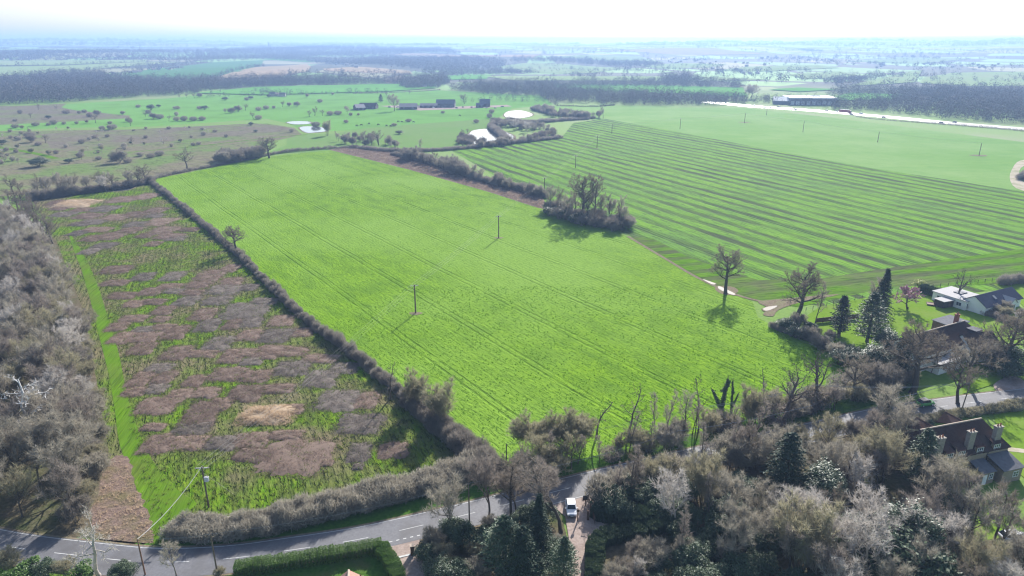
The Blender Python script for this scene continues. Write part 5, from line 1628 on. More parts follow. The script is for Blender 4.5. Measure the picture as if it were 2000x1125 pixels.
def car(x, y, rot, mat, label, L=4.2, W=1.78, H=1.48, roof=None, group=None, simple=False, name='car'):
    """nose towards +x"""
    e = empty(name, (x, y, .16), rot, label, 'car', group)
    h2 = L / 2

    def sec(xx, zb, zt, wd):
        b = wd / 2
        return [(xx, -b * .92, zb), (xx, b * .92, zb), (xx, b, zb + (zt - zb) * .35), (xx, b * .97, zt - .06), (xx, b * .86, zt), (xx, -b * .86, zt), (xx, -b * .97, zt - .06), (xx, -b, zb + (zt - zb) * .35)]
    body = loft([sec(-h2, .42, .80, W * .82), sec(-h2 + .12, .28, .92, W * .94), sec(-h2 + .7, .22, .96, W), sec(-.3, .2, .95, W), sec(h2 - 1.25, .2, .93, W), sec(h2 - .6, .22, .84, W * .98), sec(h2 - .15, .26, .72, W * .9), sec(h2, .38, .60, W * .74)])
    mesh_part(body, 'body', mat, e)

    def cab(xx, z, wd):
        b = wd / 2
        return [(xx, -b, z), (xx, b, z)]
    g = Geo()
    zb, zt = .93, H
    q = [(-h2 + .25, zb), (-h2 + .75, zt - .06), (-.1, zt), (h2 * .22, zt - .04), (h2 - 1.15, zb)]
    wd = [W * .86, W * .72, W * .72, W * .72, W * .86]
    V = []
    for (xx, z), b in zip(q, wd):
        V += [(xx, -b / 2, z), (xx, b / 2, z)]
    g.add(V, [(0, 2, 3, 1), (6, 8, 9, 7)], [(1, 3, 5, 7)], [(1, 7, 9)], [(0, 6, 4, 2)], [(0, 8, 6)])
    mesh_part(g, 'window_glass', M_glass, e)
    r = Geo()
    pts = [V[2], V[3], V[5], V[7], V[6], V[4]]
    r.poly([(p[0], p[1] * 1.02, p[2] + .012) for p in (V[2], V[4], V[6], V[7], V[5], V[3])], (0, 0, .035))
    for (a, b) in ((0, 2), (1, 3), (6, 8), (7, 9), (4, 4), (5, 5)):
        A, B = np.array(V[a]), np.array(V[b])
        if a == b:
            B = A + np.array([.05, np.sign(A[1]) * .12, -(zt - zb)])
        A, B = A * np.array([1, 1.02, 1]), B * np.array([1, 1.01, 1])
        r.tube([A], [B], .045, .05, 4)
    mesh_part(r, 'roof', roof or mat, e)
    for sx in (-h2 + .75, h2 - .85):
        for sy in (-1, 1):
            wv = Geo()
            yy = sy * (W / 2 - .12)
            wv.tube([(sx, yy - .11, .31)], [(sx, yy + .11, .31)], .31, .31, 14)
            for s2 in (-.11, .11):
                wv.poly([(sx + math.cos(a) * .31, yy + s2, .31 + math.sin(a) * .31) for a in np.arange(14) * math.pi / 7])
            t = mesh_part(wv, 'wheel', M_tyre, e)
            if not simple:
                hb = Geo()
                hb.poly([(sx + math.cos(a) * .2, yy + sy * .115, .31 + math.sin(a) * .2) for a in np.arange(10) * math.pi / 5], (0, sy * .015, 0))
                mesh_part(hb, 'hub_cap', M_alloy, t)
    if not simple:
        for sy in (-1, 1):
            for nm, xx, mm, zz in (('headlight', h2 - .2, M_lamp, .60), ('tail_light', -h2 + .06, M_tail, .70)):
                hg = Geo()
                hg.box(xx, sy * W * .33, zz, .22, .34, .13)
                mesh_part(hg, nm, mm, e)
            mg = Geo()
            mg.box(h2 - 1.35, sy * (W / 2 + .08), .92, .12, .2, .14)
            mesh_part(mg, 'wing_mirror', mat, e)
        gg = Geo()
        gg.box(h2 - .02, 0, .40, .06, .9, .16)
        mesh_part(gg, 'grille', M_glass, e)
        pg = Geo()
        pg.box(h2 + .02, 0, .30, .03, .5, .11)
        mesh_part(pg, 'number_plate', M_plateW, e)
    return e


x, y = P(1115, 998)
car(x, y, math.radians(-90), plain('white_car_paint', (.62, .64, .68), .25, .6, .03), 'white car standing at the head of the gravel drive, nose to the camera')
x, y = P(1806, 792)
x2, y2 = P(1870, 782)
car(x, y, math.atan2(y2 - y, x2 - x), plain('green_car_paint', (.10, .36, .09), .25, .6, .03), 'bright green hatchback on the road before the cottages', L=4.0, roof=plain('dark_car_roof', (.05, .06, .07), .2, .6))
x, y = P(1978, 1055)
car(x, y, .05, plain('silver_car_paint', (.55, .56, .58), .3, .6, .03), 'silver car half hidden under the bare trees at the right edge', L=4.6)
MC = [(plain('dark_car', (.05, .055, .07), .3, .6), 'dark'), (plain('white_van_paint', (.7, .7, .7), .3, .6), 'white'), (plain('grey_car', (.2, .21, .23), .3, .6), 'grey')]
lane = along(MOTOR, 1.0)
for i, (px, off, c, l) in enumerate(((1467, 6, 1, 'white car at the far end of the motorway'), (1512, -9, 0, 'dark car behind the trees on the near motorway lanes'), (1500, -9, 2, 'grey car farthest along the near motorway lanes'), (1515, 9, 0, 'dark car on the far lanes left of the van group'),
                                      (1556, -5, 0, 'first of two dark cars bunched on the motorway'), (1562, -9, 0, 'second of two dark cars bunched on the motorway'), (1606, 8, 0, 'dark car alone on the far motorway lanes'), (1625, 9, 2, 'grey car just left of the red lorry'),
                                      (1674, 7, 1, 'white car just right of the red lorry'), (1672, -9, 0, 'dark car on the near lanes below the white car'), (1738, -11, 0, 'lone dark car on the near lanes right of the lorry'), (1858, 7, 2, 'grey car where the right hand trees begin to hide the motorway'), (1849, -9, 0, 'dark car by the hedge where the motorway leaves view'))):
    k = int(np.argmin([abs((CX + FPX * q[0] / (q[1] * _c + CAMH * _s)) - px) for q in lane]))
    qx, qy, qa = lane[k]
    car(qx - math.sin(qa) * off, qy + math.cos(qa) * off, qa + (math.pi if off > 0 else 0), MC[c][0], l, L=4.4, group='traffic on the motorway', simple=True)
k = int(np.argmin([abs((CX + FPX * q[0] / (q[1] * _c + CAMH * _s)) - 1649) for q in lane]))
qx, qy, qa = lane[k]
lo = empty('articulated_lorry', (qx, qy - 3, .15), qa, 'long red lorry on the motorway', 'lorry')
g = Geo()
g.box(-1.4, 0, 1.1, 11.6, 2.5, 2.9)
mesh_part(g, 'trailer', plain('red_lorry_side', (.42, .035, .03), .5, .4, .06), lo)
g = Geo()
g.box(-1.4, 0, 4.02, 11.7, 2.54, .08)
mesh_part(g, 'trailer_roof', M_white, lo)
g = Geo()
g.add([(4.7, -1.2, .5), (6.9, -1.2, .5), (6.9, -1.2, 1.8), (6.5, -1.2, 3.2), (4.7, -1.2, 3.5), (4.7, 1.2, .5), (6.9, 1.2, .5), (6.9, 1.2, 1.8), (6.5, 1.2, 3.2), (4.7, 1.2, 3.5)],
      [(0, 1, 2, 3, 4)], [(9, 8, 7, 6, 5)], [(0, 5, 6, 1), (1, 6, 7, 2), (3, 8, 9, 4), (4, 9, 5, 0)])
mesh_part(g, 'cab', plain('red_lorry_cab', (.4, .03, .03), .35, .5), lo)
g = Geo()
g.poly([(6.9, -1.1, 1.8), (6.9, 1.1, 1.8), (6.5, 1.1, 3.2), (6.5, -1.1, 3.2)])
mesh_part(g, 'windscreen', M_glass, lo)
for xx in (-6, -4.8, -3.6, 3.6, 6):
    for sy in (-1, 1):
        g = Geo()
        g.tube([(xx, sy * 1.05 - .15, .5)], [(xx, sy * 1.05 + .15, .5)], .5, .5, 10)
        mesh_part(g, 'wheel', M_tyre, lo)
r_ = random.Random(3)
for i in range(16):     # cars in the clubhouse park
    px = 762 + i * 14.5 + r_.uniform(-3, 3)
    x, y = P(px, 209 + r_.uniform(-1.0, 3.0))
    car(x, y, r_.uniform(0, 6.28), MC[r_.randrange(3)][0], 'small parked car in the clubhouse car park, %s' % ('before the feathery tree' if px < 800 else 'before the low barn' if px < 850 else 'before the tallest barn' if px < 905 else 'at its far right end'), L=4.3, group='cars in the clubhouse car park', simple=True)

# ------------------------------------------------------------------ houses
M_brick = plain('stock_brick', (.30, .245, .185), .9, .2, .16, 5)
M_tile = None
k = NT('brown_roof_tiles', .9, .0)
w_ = k.n('TexCoord').outputs['Object']
br = k.n('TexBrick', {'Vector': k.n('Mapping', {'Vector': w_, 'Scale': (1, 1, 1)}).outputs[0], 'Color1': (.06, .04, .036, 1), 'Color2': (.09, .06, .05, 1), 'Mortar': (.05, .03, .028, 1), 'Scale': 2.2, 'Mortar Size': .02}).outputs[0]
nz = k.noise(w_, .9, 4)
M_tile = k.color(k.mix(k.ramp(nz, .35, .7), br, (.08, .06, .055)))
M_slate = plain('slate_roof', (.055, .062, .095), .8, .03, .12, 3)
M_felt = plain('grey_felt', (.15, .15, .16), .9, .02, .15, 1.5)
M_flat = plain('pale_flat_roof', (.36, .35, .35), .8, .1, .06, 1)
M_frame = plain('white_window_frame', (.8, .8, .8), .5, .4, .03)
M_pane = plain('dark_window_pane', (.03, .04, .055), .06, .7, .1)
M_stone = plain('pale_rendered_stack', (.30, .265, .225), .9, .2, .15, 3)
M_ridge = plain('buff_ridge_tiles', (.42, .34, .27), .8, .2, .12, 4)
M_pot = plain('clay_pot', (.40, .20, .13), .8, .2)
M_shedwall = plain('dark_shed_boards', (.07, .055, .05), .85, .2, .25, 4)
M_brown = plain('brown_timber', (.12, .075, .05), .8, .2, .25, 4)


def window(root, x, y, z, w, h, nrm_y=-1, cols=2, rows=2, axis='y'):
    """framed window on a wall facing -y (or +y / +-x)"""
    f = Geo()
    pn = Geo()
    t = .09

    def bx(g, u, v, su, sv, dep, d0):
        if axis == 'y':
            g.box(x + u, y + nrm_y * (d0 + dep / 2), z + v, su, dep, sv)
        else:
            g.box(x + nrm_y * (d0 + dep / 2), y + u, z + v, dep, su, sv)
    bx(f, 0, 0, w, t, .07, 0.003)
    bx(f, 0, h - t, w, t, .07, 0.003)
    bx(f, -w / 2 + t / 2, t, t, h - 2 * t, .07, 0.003)
    bx(f, w / 2 - t / 2, t, t, h - 2 * t, .07, 0.003)
    for c in range(1, cols):
        bx(f, -w / 2 + w * c / cols, t, .07, h - 2 * t, .06, .003)
    for r in range(1, rows):
        bx(f, 0, h * r / rows - .03, w - 2 * t, .06, .055, .003)
    bx(pn, 0, t * .8, w - 1.6 * t, h - 1.6 * t, .02, .003)
    fr = mesh_part(f, 'window', M_frame, root)
    mesh_part(pn, 'pane', M_pane, fr)
    return fr


def gable(root, L, D, eave, ridge, wall_m, roof_m, over=.35, hip=(0, 0), wallname='wall', th=.16, x0=0, y0=0, ridge_m=None):
    """ridge along local x; hip = inset of the ridge at each end"""
    hx, hy = L / 2, D / 2
    g = Geo()
    g.box(x0, y0, -.2, L, D, eave + .2)
    for s, hp in ((-1, hip[0]), (1, hip[1])):
        if hp == 0:
            g.add([(x0 + s * (hx - .001), y0 - hy, eave), (x0 + s * (hx - .001), y0 + hy, eave), (x0 + s * (hx - .001), y0, ridge - .05)], [(0, 1, 2)])
    mesh_part(g, wallname, wall_m, root)
    r = Geo()
    sl = (ridge - eave) / hy
    ez = eave - over * sl + .05
    ra, rb = x0 - hx - (over * .6 if hip[0] == 0 else 0) + hip[0], x0 + hx + (over * .6 if hip[1] == 0 else 0) - hip[1]
    ea, eb = (ra if hip[0] == 0 else x0 - hx - over), (rb if hip[1] == 0 else x0 + hx + over)
    up = (0, 0, th)
    rg = ridge + .05
    r.poly([(ea, y0 - hy - over, ez), (eb, y0 - hy - over, ez), (rb, y0, rg), (ra, y0, rg)], up)
    r.poly([(eb, y0 + hy + over, ez), (ea, y0 + hy + over, ez), (ra, y0, rg), (rb, y0, rg)], up)
    if hip[0]:
        r.poly([(ea, y0 + hy + over, ez), (ea, y0 - hy - over, ez), (ra, y0, rg)], up)
    if hip[1]:
        r.poly([(eb, y0 - hy - over, ez), (eb, y0 + hy + over, ez), (rb, y0, rg)], up)
    ro = mesh_part(r, 'roof', roof_m, root)
    if ridge_m:
        t = Geo()
        t.tube([(ra, y0, rg + th)], [(rb, y0, rg + th)], .16, .16, 6)
        mesh_part(t, 'ridge_tiles', ridge_m, ro)
    return ro


def stack(root, x, y, z0, z1, sx, sy, mat, pots=2):
    g = Geo()
    g.box(x, y, z0, sx, sy, z1 - z0)
    g.box(x, y, z1, sx + .2, sy + .2, .18)
    c = mesh_part(g, 'chimney', mat, root)
    for i in range(pots):
        p = Geo()
        xx = x + (i - (pots - 1) / 2) * sx / max(pots, 1) * .9
        p.tube([(xx, y, z1 + .18)], [(xx, y, z1 + .7)], .16, .12, 7)
        mesh_part(p, 'chimney_pot', M_pot, c)


# brick cottages, bottom right
ax, ay = P(1800, 841, 8.6)
bx_, by_ = P(1926, 817, 8.6)
rot = math.atan2(by_ - ay, bx_ - ax)
LEN = math.hypot(bx_ - ax, by_ - ay)
ht = empty('brick_cottages', ((ax + bx_) / 2, (ay + by_) / 2, 0), rot, 'row of brick cottages with a dark tiled roof and three tall pale chimney stacks', 'house')
Lc = LEN + 3.2
ro = gable(ht, Lc, 8.4, 4.9, 8.6, M_brick, M_tile, .3, (1.2, 2.8), ridge_m=M_ridge)
for xx in (-LEN / 2 + .8, .3, LEN / 2 - 1.0):
    stack(ht, xx, -3.35, 3.6, 8.9, 1.35, .8, M_stone, 2)
for xx, sgn in ((-LEN * .28, 1), (LEN * .18, 1)):      # small rear gables whose ridges cross the roof
    t = Geo()
    t.tube([(xx, .3, 8.5)], [(xx, 4.4, 8.35)], .14, .14, 5)
    t.poly([(xx - 1.6, 4.5, 6.3), (xx - 1.6, 1.2, 7.6), (xx, .3, 8.45), (xx, 4.5, 8.3)], (0, 0, .1))
    t.poly([(xx + 1.6, 1.2, 7.6), (xx + 1.6, 4.5, 6.3), (xx, 4.5, 8.3), (xx, .3, 8.45)], (0, 0, .1))
    mesh_part(t, 'cross_gable_roof', M_tile, ht)
for xx in (-4.9, -2.2, 2.1, 6.1):      # wall dormers
    d = Geo()
    d.box(xx, -4.05, 4.6, 1.7, .5, 1.45)
    dm = mesh_part(d, 'dormer', M_brick, ht)
    rf = Geo()
    rf.poly([(xx - 1.0, -4.45, 6.0), (xx + 1.0, -4.45, 6.0), (xx + 1.0, -2.1, 6.75), (xx - 1.0, -2.1, 6.75)], (0, 0, .1))
    mesh_part(rf, 'dormer_roof', M_tile, dm)
    window(ht, xx, -4.3, 4.55, 1.45, 1.4, -1, 3, 2)
for xx in (-5.2, -2.4, 1.2, 4.0):
    window(ht, xx, -4.2, 1.1, 1.4, 1.35, -1, 3, 2)
lt = Geo()
lt.box(6.6, -6.0, -.2, 4.6, 3.6, 2.9)
mesh_part(lt, 'lean_to_wall', M_brick, ht)
lt = Geo()
lt.poly([(4.1, -8.05, 2.72), (9.1, -8.05, 2.72), (9.1, -4.22, 3.9), (4.1, -4.22, 3.9)], (0, 0, .12))
mesh_part(lt, 'lean_to_roof', M_felt, ht)
window(ht, 7.4, -7.8, 1.0, 1.3, 1.2, -1, 2, 2)
lt = Geo()
lt.box(1.9, -5.6, -.2, 3.0, 2.8, 2.6)
mesh_part(lt, 'porch_wall', M_brick, ht)
lt = Geo()
lt.poly([(.2, -7.2, 2.42), (3.6, -7.2, 2.42), (3.6, -4.22, 3.3), (.2, -4.22, 3.3)], (0, 0, .1))
mesh_part(lt, 'porch_roof', M_felt, ht)
window(ht, 2.6, -7.0, .9, .9, 1.2, -1, 2, 2)
dg = Geo()
dg.box(1.2, -7.03, 0, .9, .06, 2.0)
mesh_part(dg, 'door', M_frame, ht)
pd = Geo()
for xx in (-.5, 4.3):
    pd.tube([(xx, -4.28, .2)], [(xx, -4.28, 4.8)], .06, .06, 6)
mesh_part(pd, 'drainpipe', M_tyre, ht)

# white house behind the trees
ax, ay = P(1765, 665, 6.8)
bx_, by_ = P(1888, 628, 7.2)
rot = math.atan2(by_ - ay, bx_ - ax)
LEN = math.hypot(bx_ - ax, by_ - ay)
hw = empty('white_house', ((ax + bx_) / 2, (ay + by_) / 2, 0), rot, 'white rendered house with a dark brown roof half hidden by bare trees', 'house')
gable(hw, LEN + 2, 9, 4.4, 7.4, M_white, M_tile, .4, (0, 2), ridge_m=M_ridge)
stack(hw, LEN / 2 - 2, 1.5, 5.5, 8.9, .95, .8, plain('red_brick', (.28, .11, .075), .9, .2, .2, 5), 2)
for xx in (-6, -1.5, 3, 6.5):
    window(hw, xx, -4.5, 1.0, 1.5, 1.3, -1, 3, 2)
for xx in (-5, 1, 5.5):
    window(hw, xx, -4.5, 3.0, 1.3, 1.1, -1, 2, 2)
d = Geo()
d.box(LEN / 2 - 1.2, -3.0, 4.7, 2.6, 2.4, 1.7)
dm = mesh_part(d, 'dormer', M_shedwall, hw)
d = Geo()
d.box(LEN / 2 - 1.2, -2.9, 6.42, 2.9, 2.7, .12)
mesh_part(d, 'dormer_roof', M_felt, dm)
window(hw, LEN / 2 - 1.2, -4.2, 5.0, 2.1, 1.2, -1, 3, 1)
d = Geo()
d.box(-LEN * .18, -6.0, -.2, 8.5, 3.2, 2.9)
mesh_part(d, 'front_wing', M_white, hw)
d = Geo()
d.box(-LEN * .18, -6.1, 2.72, 8.9, 3.5, .16)
mesh_part(d, 'front_wing_roof', M_flat, hw)
window(hw, -LEN * .18 - 2, -7.6, .9, 1.6, 1.2, -1, 3, 1)
window(hw, -LEN * .18 + 2, -7.6, .9, 1.6, 1.2, -1, 3, 1)
# cross gable wing nearest the right
xw, yw = P(1905, 700)
wg = empty('white_house', (xw, yw + 1.5, 0), rot - .2, 'white gabled wing with a brown roof nearest the road behind the big bare trees', 'house')
gable(wg, 9, 6.5, 3.8, 6.3, M_white, M_tile, .35, (0, 0))
for xx in (-2.5, 0, 2.5):
    window(wg, xx, -3.25, 1.2, 1.2, 1.2, -1, 2, 2)
# flat roofed annex beyond
xf, yf = P(1852, 646)
fx = empty('garden_annex', (xf, yf, 0), rot, 'dark walled annex with a flat grey roof on the lawn', 'outbuilding')
d = Geo()
d.box(0, 0, -.2, 7.6, 5.0, 3.1)
mesh_part(d, 'wall', M_brown, fx)
d = Geo()
d.box(0, 0, 2.92, 8.2, 5.6, .18)
mesh_part(d, 'roof', M_felt, fx)
d = Geo()
d.box(0, -2.82, 2.78, 8.2, .06, .26)
mesh_part(d, 'fascia', M_steel, fx)
window(fx, -1.5, -2.5, 1.0, 1.4, 1.1, -1, 2, 1)
window(fx, 1.8, -2.5, 1.0, 1.4, 1.1, -1, 2, 1)
# shed and raised bed
xs, ys = P(1842, 598)
sh = empty('garden_shed', (xs, ys, 0), .35, 'small dark shed with a pale flat roof on the lawn', 'shed')
d = Geo()
d.box(0, 0, -.1, 4.4, 3.0, 2.3)
mesh_part(d, 'wall', M_shedwall, sh)
d = Geo()
d.box(0, -.1, 2.22, 5.0, 3.6, .12)
mesh_part(d, 'roof', M_flat, sh)
d = Geo()
d.box(.6, -1.53, 0, 1.0, .05, 1.9)
mesh_part(d, 'door', M_brown, sh)
xs, ys = P(1822, 596)
rb = empty('raised_bed', (xs, ys, .1), -.45, 'low timber edged bed of pale gravel beside the shed', 'raised bed')
d = Geo()
for cx, cy, sx, sy in ((0, -1.1, 3.4, .18), (0, 1.1, 3.4, .18), (-1.61, 0, .18, 2.0), (1.61, 0, .18, 2.0)):
    d.box(cx, cy, 0, sx, sy, .4)
mesh_part(d, 'timber_edge', M_brown, rb)
d = Geo()
d.box(0, 0, 0, 3.0, 2.0, .3)
mesh_part(d, 'gravel_fill', M_drive, rb)
# bungalow
ax, ay = P(1908, 578, 4.9)
bx_, by_ = P(1972, 562, 4.9)
rot = math.atan2(by_ - ay, bx_ - ax)
bg_ = empty('white_bungalow', ((ax + bx_) / 2, (ay + by_) / 2, 0), rot, 'white bungalow with a navy slate roof and a flat white roofed wing', 'bungalow')
LEN = math.hypot(bx_ - ax, by_ - ay)
gable(bg_, LEN + 1.6, 7.0, 2.7, 4.9, M_white, M_slate, .45, (0, 0))
gx = 2.2
d = Geo()
d.box(gx, -4.2, -.2, 3.4, 1.6, 2.7)
d.add([(gx - 1.7, -5.001, 2.5), (gx + 1.7, -5.001, 2.5), (gx, -5.001, 4.0)], [(0, 1, 2)])
mesh_part(d, 'porch_wall', M_white, bg_)
d = Geo()
d.poly([(gx - 2.0, -5.3, 2.35), (gx, -5.3, 4.1), (gx, -.9, 4.1), (gx - 2.0, -3.5, 2.35)], (0, 0, .1))
d.poly([(gx, -5.3, 4.1), (gx + 2.0, -5.3, 2.35), (gx + 2.0, -3.5, 2.35), (gx, -.9, 4.1)], (0, 0, .1))
mesh_part(d, 'porch_roof', M_flat, bg_)
window(bg_, gx, -5.0, .6, 2.2, 1.6, -1, 2, 1)
for xx in (-4.2, -1.6, 5.0):
    window(bg_, xx, -3.5, .9, 1.7, 1.2, -1, 3, 1)
d = Geo()
d.poly([(-2.6, -2.3, 3.68), (-1.7, -2.3, 3.68), (-1.7, -1.2, 4.38), (-2.6, -1.2, 4.38)], (0, 0, .14))
mesh_part(d, 'skylight', M_flat, bg_)
d = Geo()
d.box(-5.4, 6.6, -.2, 9.0, 10.2, 3.0)
mesh_part(d, 'wing_wall', M_white, bg_)
d = Geo()
d.box(-5.4, 6.6, 2.82, 9.6, 10.8, .2)
wr = mesh_part(d, 'wing_roof', M_flat, bg_)
for xx in (-1.6, .1):
    d = Geo()
    d.box(xx - 3.4, 7.0, 3.02, 1.4, 2.4, .25)
    mesh_part(d, 'roof_light', M_pane, wr)
for yy in (3.5, 6.5, 9.5):
    window(bg_, -9.9, yy, .9, 1.6, 1.2, -1, 2, 1, 'x')
for xx in (-8.6,):
    window(bg_, xx, 1.5, .9, 1.6, 1.2, -1, 2, 1)
# roof tips of the house below the frame
xs, ys = P(690, 1117, 5.2)
bt = empty('tiled_house', (xs, ys - 3.6, 0), math.radians(100), 'pinkish tiled gable tip of a house cut off by the bottom edge', 'house')
gable(bt, 7.2, 7, 2.6, 5.2, M_brick, plain('pink_tiles', (.36, .20, .16), .8, .2, .15, 4), .35, (0, 0), ridge_m=M_ridge)
stack(bt, 1.0, -1.8, 3.5, 6.0, .7, .6, M_brick, 1)

# driveway gate, sign post, timber posts
gx_, gy_ = P(1157, 1012)
gt = empty('driveway_gate', (gx_, gy_, .14), math.radians(96), 'dark five bar timber gate standing open at the gravel drive', 'gate')
for z in (.25, .5, .75, 1.0, 1.25):
    d = Geo()
    d.box(0, 0, z, 3.3, .05, .12)
    mesh_part(d, 'bar', M_brown, gt)
for xx in (-1.65, 1.65):
    d = Geo()
    d.box(xx, 0, .1, .12, .08, 1.4)
    mesh_part(d, 'stile', M_brown, gt)
for sgn, (px, py), l in ((1, (1148, 1016), 'left timber gate post of the gravel drive'), (2, (1163, 992), 'far timber gate post beside the laurels')):
    a, b = P(px, py)
    d = Geo()
    d.box(a, b, 0, .35, .35, 1.9)
    d.box(a, b, 1.9, .45, .45, .08)
    tag(link('gate_post', d.mesh('gate_post', M_brown)), l, 'gate post')
a, b = P(1128, 1019)
d = Geo()
d.box(a, b, 0, .16, .16, 2.6)
d.box(a, b - .1, 2.0, .5, .05, .45)
tag(link('timber_post', d.mesh('timber_post', M_brown)), 'dark timber post beside the bonnet of the white car', 'post')
a, b = P(1143, 990)
st = empty('house_sign', (a, b, .1), .2, 'dark hanging house sign by the driveway mouth', 'sign')
d = Geo()
d.box(0, 0, 0, .12, .12, 1.9)
mesh_part(d, 'post', M_brown, st)
d = Geo()
d.box(0, -.1, 1.35, 1.0, .06, .95)
mesh_part(d, 'board', M_shedwall, st)
a, b = P(806, 1084)
bp = empty('brick_pier', (a, b, .1), .2, 'dark pier beside the mouth of the brick drive', 'gate pier')
d = Geo()
d.box(0, 0, 0, .6, .6, 1.7)
mesh_part(d, 'shaft', M_brown, bp)
d = Geo()
d.box(0, 0, 1.7, .75, .75, .12)
mesh_part(d, 'cap', M_ridge, bp)
# board fence round the gardens
def fence(pix, label, h=1.7):
    ln_ = PX(*pix)
    ps = along(ln_, 2.4)
    e = empty('board_fence', (ps[0][0], ps[0][1], .1), 0, label, 'fence')
    pm = None
    for (x0_, y0_, a0), (x1_, y1_, a1) in zip(ps, ps[1:]):
        L_ = math.hypot(x1_ - x0_, y1_ - y0_)
        if pm is None:
            d = Geo()
            d.box(L_ / 2, 0, .1, L_ - .12, .04, h - .2)
            for q in range(3):
                d.box(L_ / 2, .045, .2 + q * .6, L_ - .12, .05, .09)
            pm = d.mesh('panel', M_brown)
            d = Geo()
            d.box(0, 0, 0, .12, .12, h)
            qm = d.mesh('fence_post', M_brown)
        aa = math.atan2(y1_ - y0_, x1_ - x0_)
        link('panel', pm, e, (x0_ - ps[0][0], y0_ - ps[0][1], 0), aa)
        link('fence_post', qm, e, (x0_ - ps[0][0], y0_ - ps[0][1], 0), aa)


fence([(1592, 632), (1630, 628), (1690, 622)], 'brown board fence between the thick oak and the column cypress', 1.6)
fence([(1880, 592), (1925, 608), (1975, 622)], 'dark board fence between the shed lawn and the bungalow', 1.5)
# post and wire fence at the top of the gardens
wf = empty('wire_fence', (0, 0, 0), 0, 'post and wire fence between the wheat headland and the garden lawns', 'fence')
ps = along(PX((1560, 612), (1640, 592), (1740, 575), (1800, 564), (1880, 557), (1960, 548)), 3.0)
d = Geo()
d.box(0, 0, 0, .11, .11, 1.25)
pm = d.mesh('fence_post', M_wood)
for x, y, a in ps:
    link('fence_post', pm, wf, (x, y, .08), a)
d = Geo()
for z in (.5, .85, 1.15):
    q = np.array([(x, y, z) for x, y, a in ps])
    d.tube(q[:-1], q[1:], .012, .012, 3)
link('wire', d.mesh('wire', M_wire), wf)

# clubhouse barns
M_barn = plain('dark_barn_boards', (.09, .08, .078), .85, .2, .2, 1)
M_barnroof = plain('grey_barn_roof', (.13, .13, .15), .7, .3, .15, .6)


def barn(px, py, wpx, D, eave, ridge, rot, label, wall=None, roof=None, name='barn'):
    x, y = P(px, py)
    z = y * _c + CAMH * _s
    L = wpx * z / FPX
    e = empty(name, (x, y, 0), rot, label, 'barn', None)
    gable(e, L, D, eave, ridge, wall or M_barn, roof or M_barnroof, .4, (0, 0), ridge_m=None)
    for i in range(max(2, int(L / 7))):
        window(e, -L / 2 + (i + .5) * L / max(2, int(L / 7)), -D / 2, 1.0, 1.8, 1.5, -1, 2, 1)
    return e


barn(871, 209, 36, 14, 4.5, 9.0, -.02, 'large grey roofed barn, tallest of the clubhouse buildings', plain('grey_barn_boards', (.14, .14, .15), .8, .2, .15, 1))
barn(838, 210, 34, 10, 2.8, 5.0, .02, 'low dark barn adjoining the tallest clubhouse barn')
barn(798, 213, 34, 16, 3.0, 6.6, .1, 'dark clubhouse wing behind the tall feathery tree')
barn(720, 212, 34, 12, 3.0, 6.6, -.12, 'black barn at the left end of the clubhouse group', None, plain('brown_barn_roof', (.09, .07, .07), .8, .2))
barn(702, 214, 18, 20, 2.8, 6.2, .4, 'black gabled barn joining the left end of the clubhouse group')
barn(947, 208, 20, 12, 4.2, 9.0, .05, 'dark tall roofed house right of the clubhouse car park')
barn(937, 210, 14, 8, 3.0, 5.5, .05, 'low dark lean building beside the tall roofed house')
# warehouse beyond the motorway
x, y = P(1580, 203)
wh = empty('warehouse', (x, y, 0), -.12, 'wide white roofed warehouse beyond the motorway', 'warehouse')
d = Geo()
d.box(0, 0, 0, 58, 40, 8)
mesh_part(d, 'wall', M_barnroof, wh)
d = Geo()
d.box(0, 0, 8.0, 60, 42, 1.2)
d.box(8, 6, 9.2, 12, 3, 1.2)
mesh_part(d, 'roof', M_white, wh)
for i in range(9):
    d = Geo()
    d.box(-26 + i * 6.5, -20.1, .4, 4.4, .3, 4.2)
    mesh_part(d, 'loading_bay', M_frame, wh)
x, y = P(1530, 203)
w2 = empty('white_shed', (x, y, 0), -.3, 'pale gabled shed left of the warehouse', 'warehouse')
gable(w2, 26, 22, 4.5, 9, M_barnroof, M_white, .4)
# grazing animals on the pasture
M_cow = plain('dark_hide', (.045, .032, .026), .8, .2, .2, 2)


def animal(x, y, rot, s, label, group):
    g = Geo()
    secs = []
    for xx, cz, ry, rz in ((-1.0, 1.12, .12, .18), (-.85, 1.08, .28, .32), (-.3, 1.0, .34, .38), (.3, 1.02, .33, .36), (.75, 1.08, .26, .3), (1.0, 1.02, .14, .2), (1.3, .72, .11, .15), (1.5, .42, .1, .13), (1.72, .2, .06, .07)):
        secs.append([(xx, math.cos(a) * ry, cz + math.sin(a) * rz) for a in np.arange(8) * math.pi / 4])
    V, F = loft(secs).arrays()
    g.add(V, *F)
    for xx, yy in ((-.78, .18), (-.78, -.18), (.68, .17), (.68, -.17)):
        g.tube([(xx, yy, .9), (xx + (.07 if xx < 0 else -.02), yy, .45)], [(xx + (.07 if xx < 0 else -.02), yy, .45), (xx, yy, 0)], [.13, .07], [.07, .06], 6)
    g.tube([(-1.0, 0, 1.15)], [(-1.12, 0, .5)], .04, .03, 4)
    for yy in (-1, 1):
        g.blades([(1.42, yy * .08, .55)], [(1.40, yy * .26, .6)], .1, np.random.default_rng(1))
    o = link('cow', g.mesh('cow', M_cow, True), None, (x, y, .05), rot)
    o.scale = (s, s, s)
    tag(o, label, 'cow', group)


